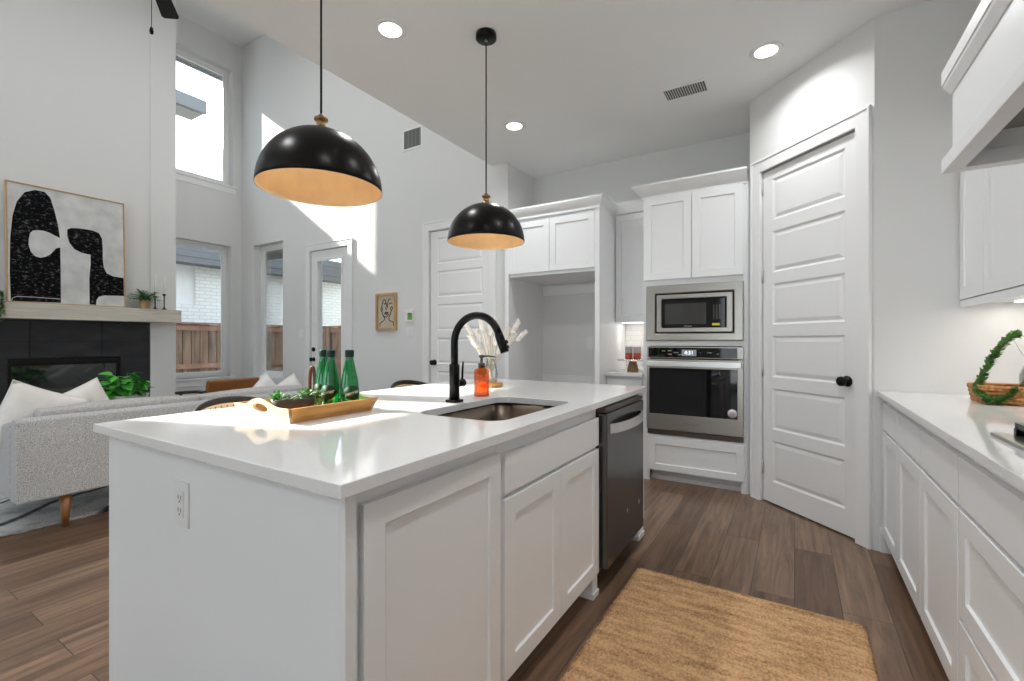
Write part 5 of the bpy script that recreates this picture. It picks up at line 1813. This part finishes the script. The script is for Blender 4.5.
S1 = [(60, 602), (53, 480), (52, 330), (60, 235), (76, 175), (108, 134), (150, 124), (190, 132), (214, 156), (232, 210), (248, 270), (258, 330), (238, 320), (215, 308), (190, 299), (165, 297), (146, 299), (134, 310), (129, 335), (129, 360), (138, 388), (155, 408), (178, 415), (200, 411), (220, 400), (236, 382), (244, 374), (260, 370), (262, 420), (265, 500), (268, 606)]
S2 = [(287, 292), (305, 286), (340, 287), (390, 295), (418, 306), (431, 330), (435, 370), (437, 420), (442, 455), (455, 478), (480, 490), (524, 497), (528, 573), (445, 572), (424, 578), (415, 592), (413, 613), (387, 611), (385, 560), (383, 500), (387, 440), (386, 400), (350, 392), (318, 376), (298, 350), (288, 320)]
for S in (S1, S2):
    b = MB(); b.prism([art_uv(*p) for p in S], 0.0362, 0.0372, am)
    part('painted_shape', b, 'ink', t)
b = MB(); b.tube([am @ Vector((*art_uv(x, y), 0.0372)) for x, y in ((62, 600), (66, 588), (84, 581), (150, 583), (265, 590))], 0.003, 6)
part('painted_line', b, 'canvas', t)

# mantel: fern pot, candlesticks, trailing plant
def fern(name, label, loc, r, h, leafmat, n, L, pot, seed, w=0.018, droop=0.5, cat='plant', up=0.2):
    t = thing(name, label, cat, loc)
    m = T(loc)
    b = MB(); b.lathe([(0, 0), (r * 0.78, 0), (r * 0.82, 0.004), (r, h), (r * 0.9, h), (r * 0.85, h * 0.85), (0, h * 0.85)], m, 24)
    part('pot', b, pot, t)
    b = MB(); rnd = random.Random(seed)
    for k in range(n):
        a = k * 2.399 + rnd.uniform(-0.2, 0.2)
        el = rnd.uniform(up, 1.35)
        d = Vector((math.cos(a) * math.cos(el), math.sin(a) * math.cos(el), math.sin(el)))
        c = Vector(loc) + Vector((0, 0, h * 0.85))
        ln = L * rnd.uniform(0.7, 1.1)
        pth = smooth_path([c, c + d * ln * 0.5, c + d * ln + Vector((0, 0, -droop * ln * 0.35))], 4)
        b.tube(pth, 0.0012, 4)
        for i in range(2, len(pth)):
            tn = (pth[i] - pth[i - 1]).normalized()
            sd = tn.cross(Vector((0, 0, 1)))
            if sd.length < 0.1: sd = Vector((1, 0, 0))
            sd.normalize()
            for q in (-1, 1):
                b.leaf(pth[i], sd * q + tn * 0.7 + Vector((0, 0, rnd.uniform(-0.2, 0.3))), ln * 0.26, w, 0.3)
    part('foliage', b, leafmat, t)
    return t
fern('potted_fern', 'small green fern in a tan pot on the mantel beside the candlesticks', (-6.89, 2.505, 1.592), 0.058, 0.105, 'green', 30, 0.17, 'terracotta', 4, 0.016, 0.5)
for y, x, hh_, lb, tp in ((2.615, -6.90, 0.17, 'shorter black candlestick nearest the fern on the mantel', 0.27), (2.70, -6.865, 0.20, 'taller black candlestick nearest the end of the mantel', 0.23)):
    t = thing('candlestick', lb, 'candlestick', (x, y, 1.592), 'black candlesticks on the mantel')
    b = MB(); b.lathe([(0, 0), (0.034, 0), (0.034, 0.006), (0.012, 0.018), (0.0065, 0.04), (0.0065, hh_ - 0.035), (0.010, hh_ - 0.02), (0.019, hh_ - 0.012), (0.019, hh_), (0, hh_)], T((x, y, 1.592)), 20)
    part('stick', b, 'matte_black', t)
    b = MB(); b.lathe([(0, hh_), (0.009, hh_), (0.007, hh_ + tp), (0, hh_ + tp + 0.004)], T((x, y, 1.592)), 14)
    part('taper_candle', b, 'candle', t)
t = thing('trailing_plant', 'green trailing plant spilling over the front of the mantel', 'plant', (-6.84, 1.19, 1.592))
b = MB(); b.lathe([(0, 0), (0.05, 0), (0.06, 0.09), (0.05, 0.09), (0, 0.07)], T((-6.86, 1.17, 1.592)), 20)
part('pot', b, 'pot_pattern', t)
b = MB(); rnd = random.Random(12)
for k in range(16):
    y = 1.17 + rnd.uniform(-0.09, 0.10)
    pth = smooth_path([(-6.86, 1.17, 1.67), (-6.80, y, 1.69), (-6.775, y + rnd.uniform(-0.03, 0.03), 1.58), (-6.775, y + rnd.uniform(-0.03, 0.03), 1.42 + rnd.uniform(-0.03, 0.06))], 6)
    b.tube(pth, 0.002, 5)
    for p in pth[3:]:
        for q in range(3):
            b.leaf(p, (rnd.uniform(0, 1), rnd.uniform(-1, 1), rnd.uniform(-0.8, 0.6)), 0.030, 0.020, 0.1)
part('foliage', b, 'green', t)

# big shag rug
mb = MB()
nx, ny = 60, 80
vs, fs = [], []
gx0, gx1, gy0, gy1 = -6.55, -4.10, 0.15, 3.45
rnd = random.Random(2)
for lay in (0, 1):
    for i in range(nx + 1):
        for j in range(ny + 1):
            x = lerp(gx0, gx1, i / nx); y = lerp(gy0, gy1, j / ny)
            if i in (0, nx): x += rnd.uniform(-0.012, 0.012)
            if j in (0, ny): y += rnd.uniform(-0.012, 0.012)
            vs.append((x, y, 0.0005 if not lay else 0.016 + rnd.uniform(-0.003, 0.003)))
off = (nx + 1) * (ny + 1)
I = lambda i, j, l: l * off + i * (ny + 1) + j
for i in range(nx):
    for j in range(ny):
        fs.append((I(i, j, 1), I(i + 1, j, 1), I(i + 1, j + 1, 1), I(i, j + 1, 1)))
        fs.append((I(i, j, 0), I(i, j + 1, 0), I(i + 1, j + 1, 0), I(i + 1, j, 0)))
for i in range(nx):
    fs.append((I(i, 0, 0), I(i + 1, 0, 0), I(i + 1, 0, 1), I(i, 0, 1))); fs.append((I(i, ny, 0), I(i, ny, 1), I(i + 1, ny, 1), I(i + 1, ny, 0)))
for j in range(ny):
    fs.append((I(0, j, 0), I(0, j, 1), I(0, j + 1, 1), I(0, j + 1, 0))); fs.append((I(nx, j, 0), I(nx, j + 1, 0), I(nx, j + 1, 1), I(nx, j, 1)))
mb.add(vs, fs, ID, True)
single('area_rug', mb, 'shag', 'mottled grey and white shag rug under the sofa', 'rug', (-5.3, 1.8, 0))

# sofa (its back towards the island)
SB, SY0_, SY1_ = -3.955, 0.80, 2.95
t = thing('sofa', 'grey tweed sofa with walnut legs, its back to the island', 'sofa', (-4.4, 1.9, 0))
b = MB()
b.prism([(SB, 0.215), (SB - 0.012, 0.60), (SB - 0.03, 0.705), (SB - 0.055, 0.722), (SB - 0.10, 0.722), (SB - 0.125, 0.70), (SB - 0.14, 0.215)], -SY0_, -SY1_, Matrix(((1, 0, 0, 0), (0, 0, -1, 0), (0, 1, 0, 0), (0, 0, 0, 1))))
part('backrest', b, 'sofa', t, bevel=0.012)
b = MB(); b.box(SB - 0.86, SB - 0.14, SY0_ + 0.11, SY1_ - 0.11, 0.215, 0.32)
part('seat_base', b, 'sofa', t, bevel=0.01)
for y0 in (SY0_, SY1_ - 0.11):
    b = MB(); b.prism([(SB - 0.135, 0.215), (SB - 0.135, 0.70), (SB - 0.20, 0.695), (SB - 0.86, 0.58), (SB - 0.89, 0.55), (SB - 0.89, 0.215)], -y0, -y0 - 0.11, Matrix(((1, 0, 0, 0), (0, 0, -1, 0), (0, 1, 0, 0), (0, 0, 0, 1))))
    part('arm', b, 'sofa', t, bevel=0.02)
def soft_box(x0, x1, y0, y1, z0, z1, puff=0.03, n=10):
    b = MB()
    vs = {}
    V, Fc = [], []
    def P(i, j, k):
        key = (i, j, k)
        if key not in vs:
            u, v, w = 2 * i / n - 1, 2 * j / n - 1, 2 * k / 4 - 1
            px_ = (1 - v * v) * (1 - w * w * 0.6) * puff
            py_ = (1 - u * u) * (1 - w * w * 0.6) * puff
            pz_ = (1 - u * u) * (1 - v * v) * puff
            r_ = 0.985 if abs(w) > 0.9 else 1.0
            vs[key] = len(V)
            V.append((lerp(x0, x1, 0.5 + 0.5 * u * r_) + (px_ * u if abs(u) > 0.99 else 0), lerp(y0, y1, 0.5 + 0.5 * v * r_) + (py_ * v * 0.4 if abs(v) > 0.99 else 0), lerp(z0, z1, k / 4) + (pz_ * w if abs(w) > 0.99 else 0)))
        return vs[key]
    for i in range(n):
        for j in range(n):
            Fc += [(P(i, j, 4), P(i + 1, j, 4), P(i + 1, j + 1, 4), P(i, j + 1, 4)), (P(i, j, 0), P(i, j + 1, 0), P(i + 1, j + 1, 0), P(i + 1, j, 0))]
    for k in range(4):
        for i in range(n):
            Fc += [(P(i, 0, k), P(i + 1, 0, k), P(i + 1, 0, k + 1), P(i, 0, k + 1)), (P(i, n, k), P(i, n, k + 1), P(i + 1, n, k + 1), P(i + 1, n, k))]
            Fc += [(P(0, i, k), P(0, i, k + 1), P(0, i + 1, k + 1), P(0, i + 1, k)), (P(n, i, k), P(n, i + 1, k), P(n, i + 1, k + 1), P(n, i, k + 1))]
    b.add(V, Fc, ID, True)
    return b
for y0, y1 in ((0.93, 1.86), (1.875, 2.82)):
    part('seat_cushion', soft_box(SB - 0.88, SB - 0.30, y0, y1, 0.322, 0.46, 0.02), 'sofa_top', t, bevel=0.012)
    part('back_cushion', soft_box(SB - 0.30, SB - 0.147, y0, y1, 0.44, 0.752, 0.022), 'sofa_top', t, bevel=0.02)
for x, y in ((SB - 0.055, 1.03), (SB - 0.055, 2.72), (SB - 0.80, 1.15), (SB - 0.80, 2.80)):
    z0 = 0.0 if x > -4.09 else 0.0185
    b = MB(); b.lathe([(0, z0), (0.017, z0), (0.031, 0.215), (0, 0.215)], T((x, y, 0)), 18)
    part('leg', b, 'sofa_leg', t)

def pillow(w, h, th, n=14):
    """a square throw pillow lying in the local xy plane, corners pulled out"""
    V, Fc = [], []
    for s_ in (1, -1):
        for i in range(n + 1):
            for j in range(n + 1):
                u, v = 2 * i / n - 1, 2 * j / n - 1
                pin_x = 1 - 0.07 * (1 - v * v)
                pin_y = 1 - 0.07 * (1 - u * u)
                z = th * 0.5 * ((1 - u ** 4) * (1 - v ** 4)) ** 0.5
                V.append((u * w / 2 * pin_x, v * h / 2 * pin_y, s_ * z))
    off = (n + 1) ** 2
    for l in (0, 1):
        for i in range(n):
            for j in range(n):
                q = [l * off + i * (n + 1) + j, l * off + (i + 1) * (n + 1) + j, l * off + (i + 1) * (n + 1) + j + 1, l * off + i * (n + 1) + j + 1]
                Fc.append(q if l == 0 else q[::-1])
    return V, Fc
def put_pillow(label, loc, rot, w, h, th, mt='linen', group='cream linen pillows on the sofa'):
    V, Fc = pillow(w, h, th)
    m = T(loc) @ rot
    b = MB(); b.add(V, Fc, m, True)
    t = thing('throw_pillow', label, 'pillow', loc, group)
    part('cover', b, mt, t)
    s = MB()
    edge = []
    n = 14
    for k in range(4 * n):
        q, r_ = divmod(k, n)
        a = 2 * r_ / n - 1
        u, v = [(a, -1), (1, a), (-a, 1), (-1, -a)][q]
        edge.append(m @ Vector((u * w / 2 * (1 - 0.07 * (1 - v * v)), v * h / 2 * (1 - 0.07 * (1 - u * u)), 0)))
    s.tube(edge, 0.004, 6, closed=True)
    part('seam', s, mt, t)
def stand(yaw, lean, roll):
    """pillow plane upright facing +X, then rolled in its plane, leaned back and turned"""
    return Matrix.Rotation(yaw, 4, 'Z') @ Matrix.Rotation(lean, 4, 'Y') @ FR((0, 0, 0), (0, 1, 0), (0, 0, 1)) @ Matrix.Rotation(roll, 4, 'Z')
put_pillow('cream linen pillow at the arm end of the sofa, leaning on the arm', (-4.33, 0.975, 0.668), stand(R(-4), R(-10), R(-24)), 0.42, 0.42, 0.12)
put_pillow('cream linen pillow in front of the firebox, nearer the plant', (-4.38, 1.20, 0.640), stand(R(4), R(-10), R(24)), 0.45, 0.43, 0.12)
put_pillow('white pillow on the far end of the sofa in front of the leather chair', (-4.36, 2.57, 0.575), stand(R(10), R(-14), R(36)), 0.47, 0.47, 0.12, 'throw', 'white pillows at the far end of the sofa')
put_pillow('white pillow on the far end of the sofa nearest the patio window', (-4.37, 2.80, 0.59), stand(R(-8), R(-14), R(28)), 0.42, 0.42, 0.12, 'throw', 'white pillows at the far end of the sofa')

# coffee table with a leafy plant
t = thing('coffee_table', 'low dark round coffee table between sofa and fireplace', 'table', (-5.55, 1.78, 0))
b = MB(); b.lathe([(0, 0.43), (0.44, 0.43), (0.45, 0.44), (0.45, 0.465), (0, 0.465)], T((-5.55, 1.78, 0)), 48)
part('tabletop', b, 'dark_wood', t)
for k in range(3):
    a = 2 * PI * k / 3
    b = MB(); b.lathe([(0, 0.0195), (0.02, 0.0195), (0.03, 0.43), (0, 0.43)], T((-5.55 + 0.28 * math.cos(a), 1.78 + 0.28 * math.sin(a), 0)), 16)
    part('leg', b, 'dark_wood', t)
t = thing('potted_plant', 'bushy bright green plant in a mottled bowl in front of the fireplace', 'plant', (-5.42, 1.80, 0.465))
b = MB(); b.lathe([(0, 0), (0.10, 0), (0.155, 0.08), (0.185, 0.19), (0.198, 0.225), (0.185, 0.225), (0.17, 0.19), (0, 0.17)], T((-5.42, 1.80, 0.465)), 32)
part('bowl', b, 'pot_pattern', t)
b = MB(); rnd = random.Random(31)
for k in range(70):
    a = rnd.uniform(0, 2 * PI); rr = 0.165 * math.sqrt(rnd.random()); zz = rnd.uniform(0.0, 1) * (0.16 if rr > 0.1 else 0.22)
    c = Vector((-5.42 + rr * math.cos(a), 1.80 + rr * math.sin(a), 0.465 + 0.215 + zz))
    b.tube([(-5.42 + rr * 0.5 * math.cos(a), 1.80 + rr * 0.5 * math.sin(a), 0.66), tuple(c)], 0.002, 4)
    b.leaf(c, (math.cos(a) + rnd.uniform(-0.5, 0.5), math.sin(a) + rnd.uniform(-0.5, 0.5), rnd.uniform(-0.3, 0.7)), rnd.uniform(0.085, 0.125), rnd.uniform(0.07, 0.10), 0.4, rnd.uniform(-0.6, 0.6))
part('foliage', b, 'green_bright', t)

# leather armchair by the window
ax, ay = -6.35, 3.10
t = thing('armchair', 'tan leather lounge chair with dark wood arms below the window', 'armchair', (ax, ay, 0))
cm = T((ax, ay, 0)) @ Matrix.Rotation(R(-12), 4, 'Z')     # faces -Y; back rest towards the camera side
b = MB(); b.box(-0.30, 0.30, -0.30, 0.30, 0.34, 0.42, cm)
part('seat', b, 'leather', t, bevel=0.03)
bm_ = T((-6.12, 3.125, 0.012)) @ Matrix.Rotation(R(0), 4, 'Z')
b = MB(); b.prism([(-0.0, 0.40), (0.07, 0.40), (0.13, 0.69), (0.115, 0.705), (0.085, 0.705), (0.06, 0.69)], 0.31, -0.31, bm_ @ Matrix(((1, 0, 0, 0), (0, 0, 1, 0), (0, 1, 0, 0), (0, 0, 0, 1))))
part('backrest', b, 'leather', t, bevel=0.015)
for s_ in (-1, 1):
    y = ay + 0.02 + s_ * 0.335
    b = MB(); b.tube(smooth_path([(-6.02, y, 0.575), (-6.20, y, 0.575), (-6.45, y - s_ * 0.0, 0.555), (-6.68, y + s_ * 0.02, 0.535)], 5), 0.020, 10, flat=1.3)
    part('arm', b, 'dark_wood', t)
    for x, l in ((-6.06, 0.0), (-6.62, 0.03)):
        b = MB(); b.tube([(x - l, y, 0.0005 + (0.018 if x - l < -4.1 and x - l > -6.55 and y < 3.45 else 0.0)), (x, y, 0.565 if x > -6.3 else 0.54)], [0.014, 0.019], 10)
        part('leg', b, 'dark_wood', t)

# counter stools behind the island
def stool(y, label, dz=0.0, dx=0.0):
    x = -2.36 + dx
    t = thing('counter_stool', label, 'stool', (x, y, 0), 'curved-rail counter stools behind the island')
    b = MB(); b.box(x - 0.17, x + 0.20, y - 0.20, y + 0.20, 0.62, 0.665)
    part('seat', b, 'cane', t, bevel=0.012)
    arc, top = [], []
    for k in range(21):
        s_ = k / 20
        a = PI * (0.10 + 0.80 * s_)
        arc.append((x + 0.06 - 0.25 * math.sin(a), y - 0.235 * math.cos(a) * 1.05, 0.845 + dz + 0.072 * math.sin(PI * s_) ** 0.8))
    b = MB()
    b.tube(arc, [0.012 + 0.006 * math.sin(PI * k / 20) for k in range(21)], 10, flat=0.8)
    part('top_rail', b, 'black_wood', t)
    b = MB()
    vs, fs = [], []
    for p in arc[2:19]:
        for th in (-0.003, 0.003):
            vs += [(p[0] + th, p[1], p[2] - 0.010), (p[0] + th + 0.02, p[1], 0.70)]
    n = 17
    for k in range(n - 1):
        a_ = 4 * k
        fs += [(a_, a_ + 1, a_ + 5, a_ + 4), (a_ + 2, a_ + 6, a_ + 7, a_ + 3), (a_, a_ + 4, a_ + 6, a_ + 2), (a_ + 1, a_ + 3, a_ + 7, a_ + 5)]
    fs += [(0, 2, 3, 1), (4 * n - 4, 4 * n - 3, 4 * n - 1, 4 * n - 2)]
    b.add(vs, fs)
    cn = part('cane_back', b, 'cane', t)
    b = MB()
    for p in arc[3:18]:
        for zz in (0.030, 0.048):
            b.ball((p[0] + 0.006, p[1], p[2] - zz), 0.0042, 1, 1, 1, 6, 4)
    part('cane_holes', b, 'black_wood', cn)
    for sx in (-1, 1):
        for sy in (-1, 1):
            b = MB(); b.tube([(x + 0.01 + sx * 0.18, y + sy * 0.195, 0.0), (x + 0.01 + sx * 0.15, y + sy * 0.17, 0.62)], [0.013, 0.018], 10)
            part('leg', b, 'black_wood', t)
    for sy in (-1, 1):
        b = MB(); b.tube([(arc[1 if sy < 0 else 19][0], arc[1 if sy < 0 else 19][1], arc[1][2]), (x + 0.10, y + sy * 0.18, 0.64)], 0.012, 8)
        part('back_post', b, 'black_wood', t)
    b = MB(); b.tube([(x + 0.17, y - 0.185, 0.20), (x + 0.17, y + 0.185, 0.20)], 0.009, 8)
    part('footrest', b, 'black_wood', t)
stool(1.285, 'black wood counter stool with cane back beside the wooden tray', -0.030)
stool(1.88, 'black wood counter stool mostly hidden behind the green bottles', -0.036)
stool(2.56, 'black wood counter stool nearest the faucet', -0.036)
